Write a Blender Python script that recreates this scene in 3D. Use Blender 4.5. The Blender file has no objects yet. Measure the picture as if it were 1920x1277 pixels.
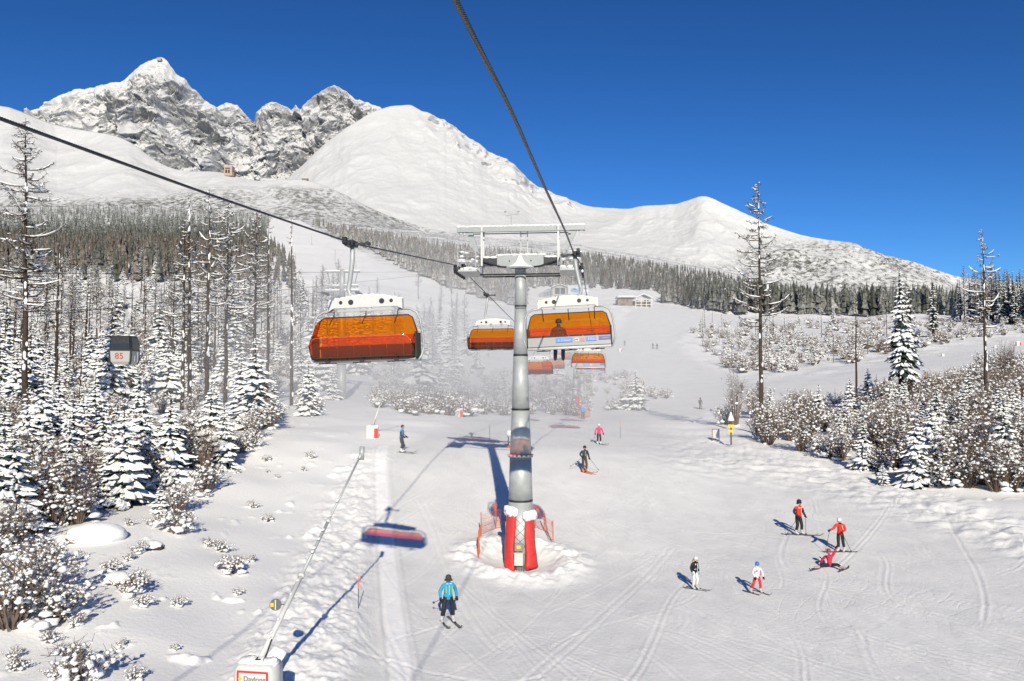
import bpy, bmesh, math, random
import numpy as np
from mathutils import Vector, Matrix, Quaternion

random.seed(7)
RNG = np.random.default_rng(7)
scene = bpy.context.scene
col = scene.collection

# ------------------------------------------------------------------ camera
FPX, CX, CY, VH = 1493.0, 960.0, 638.5, 700.0       # pixels of the 1920 x 1277 picture
PITCH = math.atan((VH - CY) / FPX)
CAMZ = 10.0
cam_d = bpy.data.cameras.new("camera")
cam_d.sensor_width = 36.0
cam_d.lens = 36.0 * FPX / 1920.0
cam_d.clip_start = 0.1
cam_d.clip_end = 20000.0
cam = bpy.data.objects.new("camera", cam_d)
cam.location = (0, 0, CAMZ)
cam.rotation_euler = (math.pi / 2 + PITCH, 0, 0)
col.objects.link(cam)
scene.camera = cam

# ------------------------------------------------------------------ sky, sun, exposure
SUN_EL = math.radians(27.5)
SHX, SHY = -0.100, 1.0                                # horizontal direction in which shadows fall
world = bpy.data.worlds.new("World")
scene.world = world
world.use_nodes = True
wn = world.node_tree
wn.nodes.clear()
sky = wn.nodes.new("ShaderNodeTexSky")
sky.sky_type = 'NISHITA'
sky.sun_disc = False
sky.sun_elevation = SUN_EL
sky.sun_rotation = math.atan2(-SHX, -SHY)
sky.altitude = 1200
sky.air_density = 1.0
sky.dust_density = 0.0
sky.ozone_density = 8.0
bg = wn.nodes.new("ShaderNodeBackground")
bg.inputs[1].default_value = 0.05
wo = wn.nodes.new("ShaderNodeOutputWorld")
gam = wn.nodes.new("ShaderNodeGamma")
gam.inputs[1].default_value = 1.4
wn.links.new(sky.outputs[0], gam.inputs[0])
hsv = wn.nodes.new("ShaderNodeHueSaturation")
hsv.inputs["Value"].default_value = 0.93
hsv.inputs["Saturation"].default_value = 1.03
hsv.inputs["Hue"].default_value = 0.497
wn.links.new(gam.outputs[0], hsv.inputs["Color"])
wn.links.new(hsv.outputs[0], bg.inputs[0])
wn.links.new(bg.outputs[0], wo.inputs[0])
sun_d = bpy.data.lights.new("sun", 'SUN')
sun_d.energy = 4.9
sun_d.angle = math.radians(0.53)
sun_d.color = (1.0, 0.912, 0.735)
sun = bpy.data.objects.new("sun", sun_d)
_d = Vector((SHX, SHY, 0)).normalized() * math.cos(SUN_EL) + Vector((0, 0, -math.sin(SUN_EL)))
sun.rotation_euler = _d.to_track_quat('-Z', 'Y').to_euler()
sun.location = (10, -60, 60)
col.objects.link(sun)
vs = scene.view_settings
vs.view_transform = 'Standard'
vs.look = 'None'
vs.gamma = 1.0
vs.use_curve_mapping = False
vs.exposure = 0.11
scene.cycles.max_bounces = 10
scene.cycles.diffuse_bounces = 3
scene.cycles.glossy_bounces = 3
scene.cycles.transparent_max_bounces = 12
scene.cycles.volume_bounces = 1
scene.cycles.use_denoising = True
scene.cycles.caustics_reflective = False
scene.cycles.caustics_refractive = False

# ------------------------------------------------------------------ projection helpers
SP, CP = math.sin(PITCH), math.cos(PITCH)
def at(px, v, y):
    """the point at forward distance y seen at photo pixel (px, v)"""
    a, b = (px - CX) / FPX, (CY - v) / FPX
    k = y / (CP - b * SP)
    return Vector((a * k, y, CAMZ + (SP + b * CP) * k))
def z_of(v, y):
    b = (CY - v) / FPX
    return CAMZ + (SP + b * CP) * y / (CP - b * SP)

# ------------------------------------------------------------------ noise
_perm = RNG.permutation(512)
_perm = np.concatenate([_perm, _perm, _perm])
_grad = RNG.normal(size=(512, 3)); _grad /= np.linalg.norm(_grad, axis=1)[:, None]
def gnoise(x, y, z=0.0):
    x, y, z = np.broadcast_arrays(np.asarray(x, float), np.asarray(y, float), np.asarray(z, float))
    xi, yi, zi = np.floor(x).astype(int), np.floor(y).astype(int), np.floor(z).astype(int)
    xf, yf, zf = x - xi, y - yi, z - zi
    def f(t): return t * t * t * (t * (t * 6 - 15) + 10)
    u, v, w = f(xf), f(yf), f(zf)
    r = 0
    for dx in (0, 1):
        for dy in (0, 1):
            for dz in (0, 1):
                h = _perm[(_perm[(_perm[(xi + dx) & 511] + yi + dy) & 511] + zi + dz) & 511]
                g = _grad[h]
                d = g[..., 0] * (xf - dx) + g[..., 1] * (yf - dy) + g[..., 2] * (zf - dz)
                r = r + d * (u if dx else 1 - u) * (v if dy else 1 - v) * (w if dz else 1 - w)
    return r * 1.5
def fbm(x, y, z=0.0, o=4, lac=2.03, g=0.5):
    r, a, f = 0, 1.0, 1.0
    for i in range(o):
        r = r + a * gnoise(x * f + 17.3 * i, y * f - 9.1 * i, z * f + 3.7 * i)
        a *= g; f *= lac
    return r
def ridged(x, y, z=0.0, o=5, lac=2.1, g=0.52):
    r, a, f = 0, 1.0, 1.0
    for i in range(o):
        n = 1 - np.abs(gnoise(x * f + 11.3 * i, y * f - 5.1 * i, z * f + 7.7 * i)) * 1.6
        r = r + a * n * n
        a *= g; f *= lac
    return r
def sstep(a, b, x):
    t = np.clip((x - a) / (b - a), 0, 1)
    return t * t * (3 - 2 * t)

# ------------------------------------------------------------------ object helpers
def link(name, data, parent=None, loc=None, label=None, cat=None, group=None, kind=None):
    o = bpy.data.objects.new(name, data)
    col.objects.link(o)
    if parent is not None: o.parent = parent
    if loc is not None: o.location = loc
    if label: o["label"] = label
    if cat: o["category"] = cat
    if group: o["group"] = group
    if kind: o["kind"] = kind
    return o
def thing(name, label, cat, loc=(0, 0, 0), rz=0.0, group=None):
    o = link(name, None, None, loc, label, cat, group)
    o.empty_display_size = 0.2
    o.rotation_euler = (0, 0, rz)
    return o
def dup(root, loc, rz=0.0, s=1.0, label=None, group=None):
    r = root.copy(); col.objects.link(r)
    r.location = loc; r.rotation_euler = (0, 0, rz)
    r.scale = (s, s, s) if not isinstance(s, tuple) else s
    if label: r["label"] = label
    if group: r["group"] = group
    for ch in KIDS.get(root.name, []):
        c = ch.copy(); col.objects.link(c); c.parent = r
        for g in KIDS.get(ch.name, []):
            d = g.copy(); col.objects.link(d); d.parent = c
    return r
KIDS = {}
def note_kids(root):
    KIDS[root.name] = list(root.children)
    for c in root.children: KIDS[c.name] = list(c.children)

class MB:
    """collects shapes and builds ONE mesh"""
    def __init__(s): s.v, s.f, s.m = [], [], []
    def add(s, vs_, fs, mi=0):
        n = len(s.v)
        s.v.extend([tuple(p) for p in vs_])
        s.f.extend([tuple(i + n for i in f) for f in fs])
        s.m.extend([mi] * len(fs))
    def box(s, c, d, rot=None, mi=0, top=None):
        hx, hy, hz = d[0] / 2, d[1] / 2, d[2] / 2
        t = top or (1, 1)
        P = [(-hx, -hy, -hz), (hx, -hy, -hz), (hx, hy, -hz), (-hx, hy, -hz),
             (-hx * t[0], -hy * t[1], hz), (hx * t[0], -hy * t[1], hz), (hx * t[0], hy * t[1], hz), (-hx * t[0], hy * t[1], hz)]
        P = [Vector(p) for p in P]
        if rot is not None: P = [rot @ p for p in P]
        c = Vector(c)
        s.add([p + c for p in P], [(3, 2, 1, 0), (4, 5, 6, 7), (0, 1, 5, 4), (1, 2, 6, 5), (2, 3, 7, 6), (3, 0, 4, 7)], mi)
    def tube(s, pts, rad, n=8, mi=0, cap=True):
        pts = [Vector(p) for p in pts]
        if not hasattr(rad, '__len__'): rad = [rad] * len(pts)
        up = None; rings = []; b0 = len(s.v)
        for i, p in enumerate(pts):
            d = (pts[min(i + 1, len(pts) - 1)] - pts[max(i - 1, 0)])
            d = d.normalized() if d.length > 1e-9 else Vector((0, 0, 1))
            if up is None:
                up = Vector((0, 0, 1)) if abs(d.z) < 0.9 else Vector((0, 1, 0))
            a = d.cross(up)
            if a.length < 1e-6: a = d.cross(Vector((1, 0, 0)))
            a.normalize(); b = a.cross(d).normalized(); up = b
            for k in range(n):
                t = 2 * math.pi * k / n
                s.v.append(tuple(p + (a * math.cos(t) + b * math.sin(t)) * rad[i]))
        for i in range(len(pts) - 1):
            for k in range(n):
                k2 = (k + 1) % n
                s.f.append((b0 + i * n + k, b0 + i * n + k2, b0 + (i + 1) * n + k2, b0 + (i + 1) * n + k)); s.m.append(mi)
        if cap and n > 2:
            s.f.append(tuple(b0 + k for k in reversed(range(n)))); s.m.append(mi)
            e = b0 + (len(pts) - 1) * n
            s.f.append(tuple(e + k for k in range(n))); s.m.append(mi)
    def lathe(s, prof, n=20, c=(0, 0, 0), mi=0):
        b0 = len(s.v); c = Vector(c)
        for r, z in prof:
            for k in range(n):
                t = 2 * math.pi * k / n
                s.v.append((c.x + r * math.cos(t), c.y + r * math.sin(t), c.z + z))
        for i in range(len(prof) - 1):
            for k in range(n):
                k2 = (k + 1) % n
                s.f.append((b0 + i * n + k, b0 + i * n + k2, b0 + (i + 1) * n + k2, b0 + (i + 1) * n + k)); s.m.append(mi)
        s.f.append(tuple(b0 + k for k in reversed(range(n)))); s.m.append(mi)
        e = b0 + (len(prof) - 1) * n
        s.f.append(tuple(e + k for k in range(n))); s.m.append(mi)
    def blob(s, c, r, seed=0, mi=0, n=6, m=4, jit=0.2):
        """lumpy ellipsoid"""
        rr = random.Random(seed); c = Vector(c); b0 = len(s.v)
        s.v.append(tuple(c + Vector((0, 0, -r[2]))))
        for j in range(1, m):
            ph = math.pi * j / m
            for k in range(n):
                t = 2 * math.pi * (k + 0.5 * (j % 2)) / n
                q = 1 + rr.uniform(-jit, jit)
                s.v.append((c.x + r[0] * math.sin(ph) * math.cos(t) * q, c.y + r[1] * math.sin(ph) * math.sin(t) * q, c.z - r[2] * math.cos(ph) * q))
        s.v.append(tuple(c + Vector((0, 0, r[2]))))
        top = len(s.v) - 1
        for k in range(n):
            k2 = (k + 1) % n
            s.f.append((b0, b0 + 1 + k2, b0 + 1 + k)); s.m.append(mi)
            for j in range(m - 2):
                a = b0 + 1 + j * n
                s.f.append((a + k, a + k2, a + n + k2, a + n + k)); s.m.append(mi)
            a = b0 + 1 + (m - 2) * n
            s.f.append((a + k, a + k2, top)); s.m.append(mi)
    def mesh(s, name, mats, smooth=False):
        me = bpy.data.meshes.new(name)
        me.from_pydata(s.v, [], s.f)
        if not isinstance(mats, (list, tuple)): mats = [mats]
        for m in mats: me.materials.append(m)
        if len(mats) > 1: me.polygons.foreach_set("material_index", s.m)
        if smooth: me.polygons.foreach_set("use_smooth", [True] * len(s.f))
        me.update()
        return me
    def build(s, name, mats, parent=None, smooth=False, **kw):
        return link(name, s.mesh(name, mats, smooth), parent, **kw)

def split(mb, name, mats, parent=None, smooth=False, kind=None):
    """one object for each separate piece collected in mb"""
    par = list(range(len(mb.v)))
    def find(a):
        while par[a] != a: par[a] = par[par[a]]; a = par[a]
        return a
    for f in mb.f:
        r = find(f[0])
        for i in f[1:]: par[find(i)] = r
    groups = {}
    for k, f in enumerate(mb.f): groups.setdefault(find(f[0]), []).append(k)
    out = []
    for fs in groups.values():
        q = MB(); mp = {}
        for k in fs:
            nf = []
            for i in mb.f[k]:
                if i not in mp: mp[i] = len(q.v); q.v.append(mb.v[i])
                nf.append(mp[i])
            q.f.append(tuple(nf)); q.m.append(mb.m[k])
        o = q.build(name, mats, parent, smooth)
        if kind: o["kind"] = kind
        out.append(o)
    return out
def grid_mesh(name, X, Y, Z, mats, attrs=None, smooth=True):
    """X, Y, Z: (rows, cols) arrays -> quad sheet"""
    r, c = X.shape
    me = bpy.data.meshes.new(name)
    me.vertices.add(r * c)
    me.vertices.foreach_set("co", np.stack([X, Y, Z], -1).astype(np.float32).ravel())
    i = np.arange((r - 1) * (c - 1)); a = (i // (c - 1)) * c + i % (c - 1)
    q = np.stack([a, a + 1, a + c + 1, a + c], -1).astype(np.int32)
    n = len(q)
    me.loops.add(n * 4); me.loops.foreach_set("vertex_index", q.ravel())
    me.polygons.add(n)
    me.polygons.foreach_set("loop_start", np.arange(0, n * 4, 4, dtype=np.int32))
    me.polygons.foreach_set("loop_total", np.full(n, 4, dtype=np.int32))
    me.polygons.foreach_set("use_smooth", np.full(n, smooth))
    for m in mats: me.materials.append(m)
    for k, A in (attrs or {}).items():
        at_ = me.attributes.new(k, 'FLOAT', 'POINT')
        at_.data.foreach_set("value", A.astype(np.float32).ravel())
    me.update(); me.validate()
    return me

# ------------------------------------------------------------------ materials
def mat(name, color, rough=0.6, metal=0.0, spec=0.5, noise=0.0, nscale=8.0, bump=0.0, bscale=30.0):
    m = bpy.data.materials.new(name); m.use_nodes = True
    nt = m.node_tree; b = nt.nodes["Principled BSDF"]
    b.inputs["Roughness"].default_value = rough
    b.inputs["Metallic"].default_value = metal
    b.inputs["Specular IOR Level"].default_value = spec
    b.inputs["Base Color"].default_value = (*color, 1)
    if noise or bump:
        tc = nt.nodes.new("ShaderNodeTexCoord")
        if noise:
            n = nt.nodes.new("ShaderNodeTexNoise"); n.inputs["Scale"].default_value = nscale; n.inputs["Detail"].default_value = 6
            r = nt.nodes.new("ShaderNodeMapRange")
            r.inputs["From Min"].default_value = 0.3; r.inputs["From Max"].default_value = 0.7
            r.inputs["To Min"].default_value = 1 - noise; r.inputs["To Max"].default_value = 1 + noise
            mx = nt.nodes.new("ShaderNodeMix"); mx.data_type = 'RGBA'; mx.blend_type = 'MULTIPLY'; mx.inputs[0].default_value = 1
            mx.inputs[6].default_value = (*color, 1)
            nt.links.new(tc.outputs["Object"], n.inputs["Vector"]); nt.links.new(n.outputs[0], r.inputs[0])
            nt.links.new(r.outputs[0], mx.inputs[7]); nt.links.new(mx.outputs[2], b.inputs["Base Color"])
        if bump:
            n2 = nt.nodes.new("ShaderNodeTexNoise"); n2.inputs["Scale"].default_value = bscale; n2.inputs["Detail"].default_value = 4
            bp = nt.nodes.new("ShaderNodeBump"); bp.inputs["Strength"].default_value = bump; bp.inputs["Distance"].default_value = 0.02
            nt.links.new(tc.outputs["Object"], n2.inputs["Vector"]); nt.links.new(n2.outputs[0], bp.inputs["Height"]); nt.links.new(bp.outputs[0], b.inputs["Normal"])
    return m
class NT:
    """tiny node helper"""
    def __init__(s, m): s.t = m.node_tree; s.n = s.t.nodes; s.b = s.n["Principled BSDF"]
    def new(s, k, **kw):
        x = s.n.new(k)
        for a, v in kw.items(): setattr(x, a, v)
        return x
    def l(s, a, b): s.t.links.new(a, b)
    def math(s, op, a, b=None, clamp=False):
        x = s.new("ShaderNodeMath", operation=op); x.use_clamp = clamp
        for i, q in enumerate((a, b)):
            if q is None: continue
            if hasattr(q, "links"): s.l(q, x.inputs[i])
            else: x.inputs[i].default_value = q
        return x.outputs[0]
    def noise(s, vec, scale, detail=4, rough=0.5, dist=0.0):
        x = s.new("ShaderNodeTexNoise"); s.l(vec, x.inputs["Vector"])
        x.inputs["Scale"].default_value = scale; x.inputs["Detail"].default_value = detail
        x.inputs["Roughness"].default_value = rough; x.inputs["Distortion"].default_value = dist
        return x.outputs[0]
    def rng(s, val, a, b, c=0.0, d=1.0, smooth=False):
        x = s.new("ShaderNodeMapRange"); s.l(val, x.inputs[0])
        if smooth: x.interpolation_type = 'SMOOTHSTEP'
        for i, q in enumerate((a, b, c, d)): x.inputs[1 + i].default_value = q
        return x.outputs[0]
    def mixc(s, f, a, b):
        x = s.new("ShaderNodeMix", data_type='RGBA')
        if hasattr(f, "links"): s.l(f, x.inputs[0])
        else: x.inputs[0].default_value = f
        for i, q in ((6, a), (7, b)):
            if hasattr(q, "links"): s.l(q, x.inputs[i])
            else: x.inputs[i].default_value = (*q, 1)
        return x.outputs[2]
    def attr(s, name): return s.new("ShaderNodeAttribute", attribute_name=name).outputs["Fac"]
    def mapping(s, vec, scale=(1, 1, 1), rot=(0, 0, 0)):
        x = s.new("ShaderNodeMapping"); s.l(vec, x.inputs[0]); x.inputs["Scale"].default_value = scale; x.inputs["Rotation"].default_value = rot
        return x.outputs[0]
    def bump(s, h, dist, strength=1.0, prev=None):
        x = s.new("ShaderNodeBump"); s.l(h, x.inputs["Height"]); x.inputs["Distance"].default_value = dist; x.inputs["Strength"].default_value = strength
        if prev is not None: s.l(prev, x.inputs["Normal"])
        return x.outputs[0]

SNOW = mat("snow", (0.86, 0.87, 0.88), 0.65, spec=0.25, bump=0.5, bscale=9)
SNOWCAP = mat("snow_on_branches", (0.87, 0.88, 0.89), 0.7, spec=0.2)
GALV = mat("galvanised_steel", (0.40, 0.42, 0.42), 0.5, 0.2, noise=0.12, nscale=3)
GREYPAINT = mat("grey_painted_steel", (0.30, 0.315, 0.32), 0.45, 0.2, noise=0.08)
DARKSTEEL = mat("dark_steel", (0.035, 0.036, 0.04), 0.5, 0.4, noise=0.3)
RUBBER = mat("black_rubber", (0.018, 0.018, 0.02), 0.6)
WHITEP = mat("white_paint", (0.58, 0.58, 0.57), 0.4, noise=0.06)
CREAM = mat("cream_paint", (0.62, 0.60, 0.54), 0.4, noise=0.05)
REDPAD = mat("red_vinyl", (0.55, 0.035, 0.03), 0.45, noise=0.12, nscale=5, bump=0.3, bscale=6)
REDP = mat("red_paint", (0.6, 0.03, 0.02), 0.4)
ROPE = mat("steel_rope", (0.09, 0.09, 0.09), 0.4, 0.7, noise=0.2, nscale=20)
BARK = mat("larch_bark", (0.062, 0.047, 0.038), 0.9, spec=0.1, noise=0.35, nscale=5, bump=0.8, bscale=12)
BARKD = mat("spruce_bark", (0.050, 0.038, 0.030), 0.9, spec=0.1, noise=0.35, nscale=5)
TWIG = mat("bare_twigs", (0.165, 0.125, 0.102), 0.9, spec=0.1, noise=0.3, nscale=1.5)
TWIGL = mat("larch_twigs", (0.085, 0.062, 0.044), 0.9, spec=0.1, noise=0.3, nscale=1.0)
NEEDLE = mat("spruce_needles", (0.028, 0.042, 0.026), 0.8, spec=0.15, noise=0.4, nscale=2.5)
BLACK = mat("black_cloth", (0.012, 0.012, 0.014), 0.8)
YELLOW = mat("yellow_paint", (0.75, 0.5, 0.02), 0.5)
ORANGE = mat("orange_plastic", (0.75, 0.12, 0.02), 0.4)
BLUEP = mat("blue_print", (0.06, 0.20, 0.55), 0.4)
NAVY = mat("navy_print", (0.05, 0.06, 0.20), 0.4)
GREYP = mat("grey_panel", (0.25, 0.25, 0.26), 0.45, 0.1, noise=0.05)
SEATD = mat("dark_seat_cushion", (0.03, 0.026, 0.026), 0.75)
WOOD = mat("brown_wood", (0.14, 0.085, 0.05), 0.8, noise=0.3, nscale=6)
GLASSD = mat("dark_window_glass", (0.015, 0.017, 0.02), 0.3, spec=0.5)

# ================================================================== TERRAIN
PXS = np.array([-900, -400, 0, 300, 600, 800, 960, 1100, 1300, 1500, 1700, 1920, 2300, 2800], float)
NEAR_Y = [-80, 5, 15, 25, 32, 40, 47, 54, 61]
NEAR_Z = np.array([
    [-9.2, -9.2, -9.2, -9.2, -9.6, -10.0, -10.2, -10.3, -10.4, -10.5, -10.5, -10.5, -10.3, -10.3],
    [-9.0, -9.0, -9.0, -9.1, -9.6, -10.0, -10.2, -10.3, -10.4, -10.5, -10.5, -10.5, -10.3, -10.3],
    [-8.1, -8.2, -8.4, -8.7, -9.4, -9.9, -10.1, -10.2, -10.3, -10.4, -10.4, -10.4, -10.2, -10.2],
    [-7.5, -7.6, -7.8, -8.1, -9.0, -9.7, -9.85, -10.0, -10.1, -10.2, -10.2, -10.2, -9.8, -9.8],
    [-7.0, -7.0, -7.3, -7.5, -8.6, -9.5, -9.7, -9.8, -9.8, -9.8, -9.8, -9.6, -9.2, -9.2],
    [-6.4, -6.4, -6.6, -6.6, -7.9, -8.8, -9.5, -9.5, -9.4, -9.2, -9.2, -8.8, -8.2, -8.2],
    [-5.8, -5.8, -5.9, -5.6, -6.8, -7.4, -8.2, -8.4, -8.7, -8.6, -8.4, -8.0, -7.4, -7.4],
    [-5.2, -5.2, -5.2, -4.6, -5.2, -5.9, -6.8, -7.0, -7.7, -7.9, -7.8, -7.3, -6.8, -6.8],
    [-4.7, -4.7, -4.7, -4.3, -4.4, -5.2, -5.5, -5.8, -6.6, -7.2, -7.2, -6.7, -6.2, -6.2]], float) + CAMZ
FAR_Y = [75, 95, 118, 150, 190, 250, 320, 400, 550, 800, 1200, 1700, 2500]
FAR_V = np.array([
    [790, 790, 788, 780, 782, 790, 812, 815, 826, 830, 815, 800, 790, 790],
    [765, 765, 760, 752, 758, 768, 788, 792, 800, 795, 775, 755, 745, 745],
    [735, 735, 730, 722, 745, 755, 774, 780, 778, 765, 740, 725, 715, 715],
    [700, 700, 690, 680, 705, 725, 742, 745, 742, 715, 690, 682, 680, 680],
    [660, 660, 650, 640, 660, 690, 702, 702, 700, 685, 668, 655, 650, 650],
    [615, 615, 600, 592, 612, 640, 655, 655, 650, 640, 628, 618, 615, 615],
    [570, 570, 555, 550, 570, 600, 615, 612, 612, 610, 603, 598, 595, 595],
    [530, 530, 515, 512, 535, 560, 580, 575, 582, 592, 590, 586, 585, 585],
    [492, 492, 480, 475, 495, 520, 540, 548, 565, 582, 582, 580, 580, 580],
    [455, 455, 445, 440, 460, 485, 510, 525, 548, 572, 575, 575, 575, 575],
    [425, 425, 415, 408, 435, 462, 485, 500, 530, 560, 568, 570, 570, 570],
    [400, 400, 398, 395, 420, 448, 465, 480, 515, 548, 560, 565, 565, 565],
    [380, 380, 385, 392, 415, 435, 448, 460, 495, 530, 555, 560, 560, 560]], float)
_yz = np.array(NEAR_Y + FAR_Y, float)
_tab = np.vstack([NEAR_Z, np.array([[z_of(v, y) for v in row] for y, row in zip(FAR_Y, FAR_V)])])
def _ws(y): return np.arcsinh(np.asarray(y, float) / 30.0)
_SS = np.linspace(_ws(-80), _ws(2500), 420)
_PP = np.linspace(PXS[0], PXS[-1], 260)
def _den(y): return np.sqrt(np.asarray(y, float) ** 2 + 900.0)
_ang = (_tab - CAMZ) / _den(_yz)[:, None]            # interpolate the angle: smooth over all ranges
_t1 = np.stack([np.interp(_PP, PXS, r) for r in _ang])
_T = np.stack([np.interp(_SS, _ws(_yz), _t1[:, j]) for j in range(len(_PP))], 1)
def _blur(A, k, ax):
    ker = np.hanning(k + 2)[1:-1]; ker /= ker.sum()
    pad = [(0, 0), (0, 0)]; pad[ax] = (k // 2, k // 2)
    P = np.pad(A, pad, mode='edge')
    return np.apply_along_axis(lambda r: np.convolve(r, ker, 'valid'), ax, P)
_T = _blur(_blur(_T, 9, 0), 17, 1)
def zbase(x, y):
    x = np.asarray(x, float); y = np.asarray(y, float)
    px = CX + FPX * x / np.maximum(y, 25.0)
    s = np.clip((_ws(y) - _SS[0]) / (_SS[1] - _SS[0]), 0, len(_SS) - 1.001)
    p = np.clip((px - _PP[0]) / (_PP[1] - _PP[0]), 0, len(_PP) - 1.001)
    i, j = s.astype(int), p.astype(int); a, b = s - i, p - j
    A = _T[i, j] * (1 - a) * (1 - b) + _T[i + 1, j] * a * (1 - b) + _T[i, j + 1] * (1 - a) * b + _T[i + 1, j + 1] * a * b
    return CAMZ + A * _den(y)
def proj(x, y, z):
    """world -> photo pixel"""
    y = np.maximum(np.asarray(y, float), 0.5)
    dz = np.asarray(z) - CAMZ
    f = y * CP + dz * SP; u = -y * SP + dz * CP
    return CX + FPX * np.asarray(x) / f, CY - FPX * u / f
def inpoly(px, v, poly):
    px, v = np.asarray(px, float), np.asarray(v, float)
    r = np.zeros(px.shape, bool); n = len(poly)
    for i in range(n):
        x1, y1 = poly[i]; x2, y2 = poly[(i + 1) % n]
        c = ((y1 > v) != (y2 > v))
        with np.errstate(divide='ignore', invalid='ignore'):
            xx = (x2 - x1) * (v - y1) / (y2 - y1 + 1e-12) + x1
        r ^= c & (px < xx)
    return r
_ys = np.concatenate([np.linspace(6, 75, 240), np.geomspace(75.4, 2490, 330)])
def ground_many(px, v):
    """first points of the ground seen at photo pixels (px, v): array of xyz, nan where none"""
    px, v = np.atleast_1d(np.asarray(px, float)), np.atleast_1d(np.asarray(v, float))
    out = np.full((len(px), 3), np.nan)
    for c in range(0, len(px), 400):
        a, b = ((px[c:c + 400] - CX) / FPX)[:, None], ((CY - v[c:c + 400]) / FPX)[:, None]
        k = _ys[None, :] / (CP - b * SP)
        d = (CAMZ + (SP + b * CP) * k) - zbase(a * k, np.broadcast_to(_ys, k.shape))
        i = np.argmax(d < 0, 1); r = np.arange(len(i)); ok = (d[r, i] < 0) & (i > 0)
        i = np.maximum(i, 1)
        t = d[r, i - 1] / (d[r, i - 1] - d[r, i] + 1e-12)
        y = _ys[i - 1] + t * (_ys[i] - _ys[i - 1]); x = a[:, 0] * y / (CP - b[:, 0] * SP)
        z = zbase(x, y) + detail(x, y, fine=False)[0]
        out[c:c + 400] = np.where(ok[:, None], np.stack([x, y, z], -1), np.nan)
    return out
def ground(px, v):
    p = ground_many(px, v)[0]
    return None if np.isnan(p[0]) else Vector(p)

MAIN = [(655, 1277), (672, 1150), (690, 1000), (700, 880), (760, 828), (862, 786), (1080, 789), (1150, 777), (1300, 762), (1430, 745), (1300, 775),
        (1200, 795), (1330, 836), (1500, 870), (1700, 928), (1920, 1003), (2400, 1100), (2400, 2600), (500, 2600)]
BERM = [(330, 1600), (430, 1277), (520, 1120), (610, 950), (670, 850), (712, 842), (702, 880), (692, 1000), (674, 1150), (657, 1277), (600, 1600)]
UPPER = [(1120, 785), (1135, 640), (1190, 575), (1270, 572), (1330, 585), (1440, 596), (1560, 604), (1540, 640), (1440, 620), (1300, 612), (1262, 640), (1330, 690), (1400, 715),
         (1550, 702), (1700, 672), (1830, 643), (1980, 640), (1980, 668), (1860, 672), (1760, 715), (1640, 742), (1500, 760), (1330, 775), (1250, 790)]
TX, TY = 0.43, 40.0                                             # the near lift tower
_tracks = []
def _mk_tracks():
    r = random.Random(3)
    def bez(p0, p1, p2, p3, n=14):
        t = np.linspace(0, 1, n)[:, None]
        p0, p1, p2, p3 = map(np.array, (p0, p1, p2, p3))
        return (1 - t) ** 3 * p0 + 3 * (1 - t) ** 2 * t * p1 + 3 * (1 - t) * t ** 2 * p2 + t ** 3 * p3
    for i in range(190):
        y0 = r.uniform(22, 58); x0 = r.uniform(-9, 32)
        L = r.uniform(5, 22); a = r.gauss(-1.25, 0.55); c = r.uniform(-1.0, 1.0) * r.choice([0.3, 1.0])
        d = np.array([math.cos(a), math.sin(a)]); nrm = np.array([-d[1], d[0]])
        p0 = np.array([x0, y0])
        P = bez(p0, p0 + d * L * .33 + nrm * c * L * .2, p0 + d * L * .66 - nrm * c * L * .25, p0 + d * L)
        _tracks.append((P, r.uniform(0.045, 0.085), r.uniform(0.004, 0.016)))
        if r.random() < 0.35:
            _tracks.append((P + nrm * r.uniform(0.22, 0.4), 0.055, r.uniform(0.006, 0.016)))
_mk_tracks()
STRIP = [(-1.4, 16.0), (-3.35, 25.0), (-4.75, 32.0), (-6.25, 40.0), (-7.4, 46.0), (-8.5, 52.0), (-9.2, 57.0)]
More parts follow.
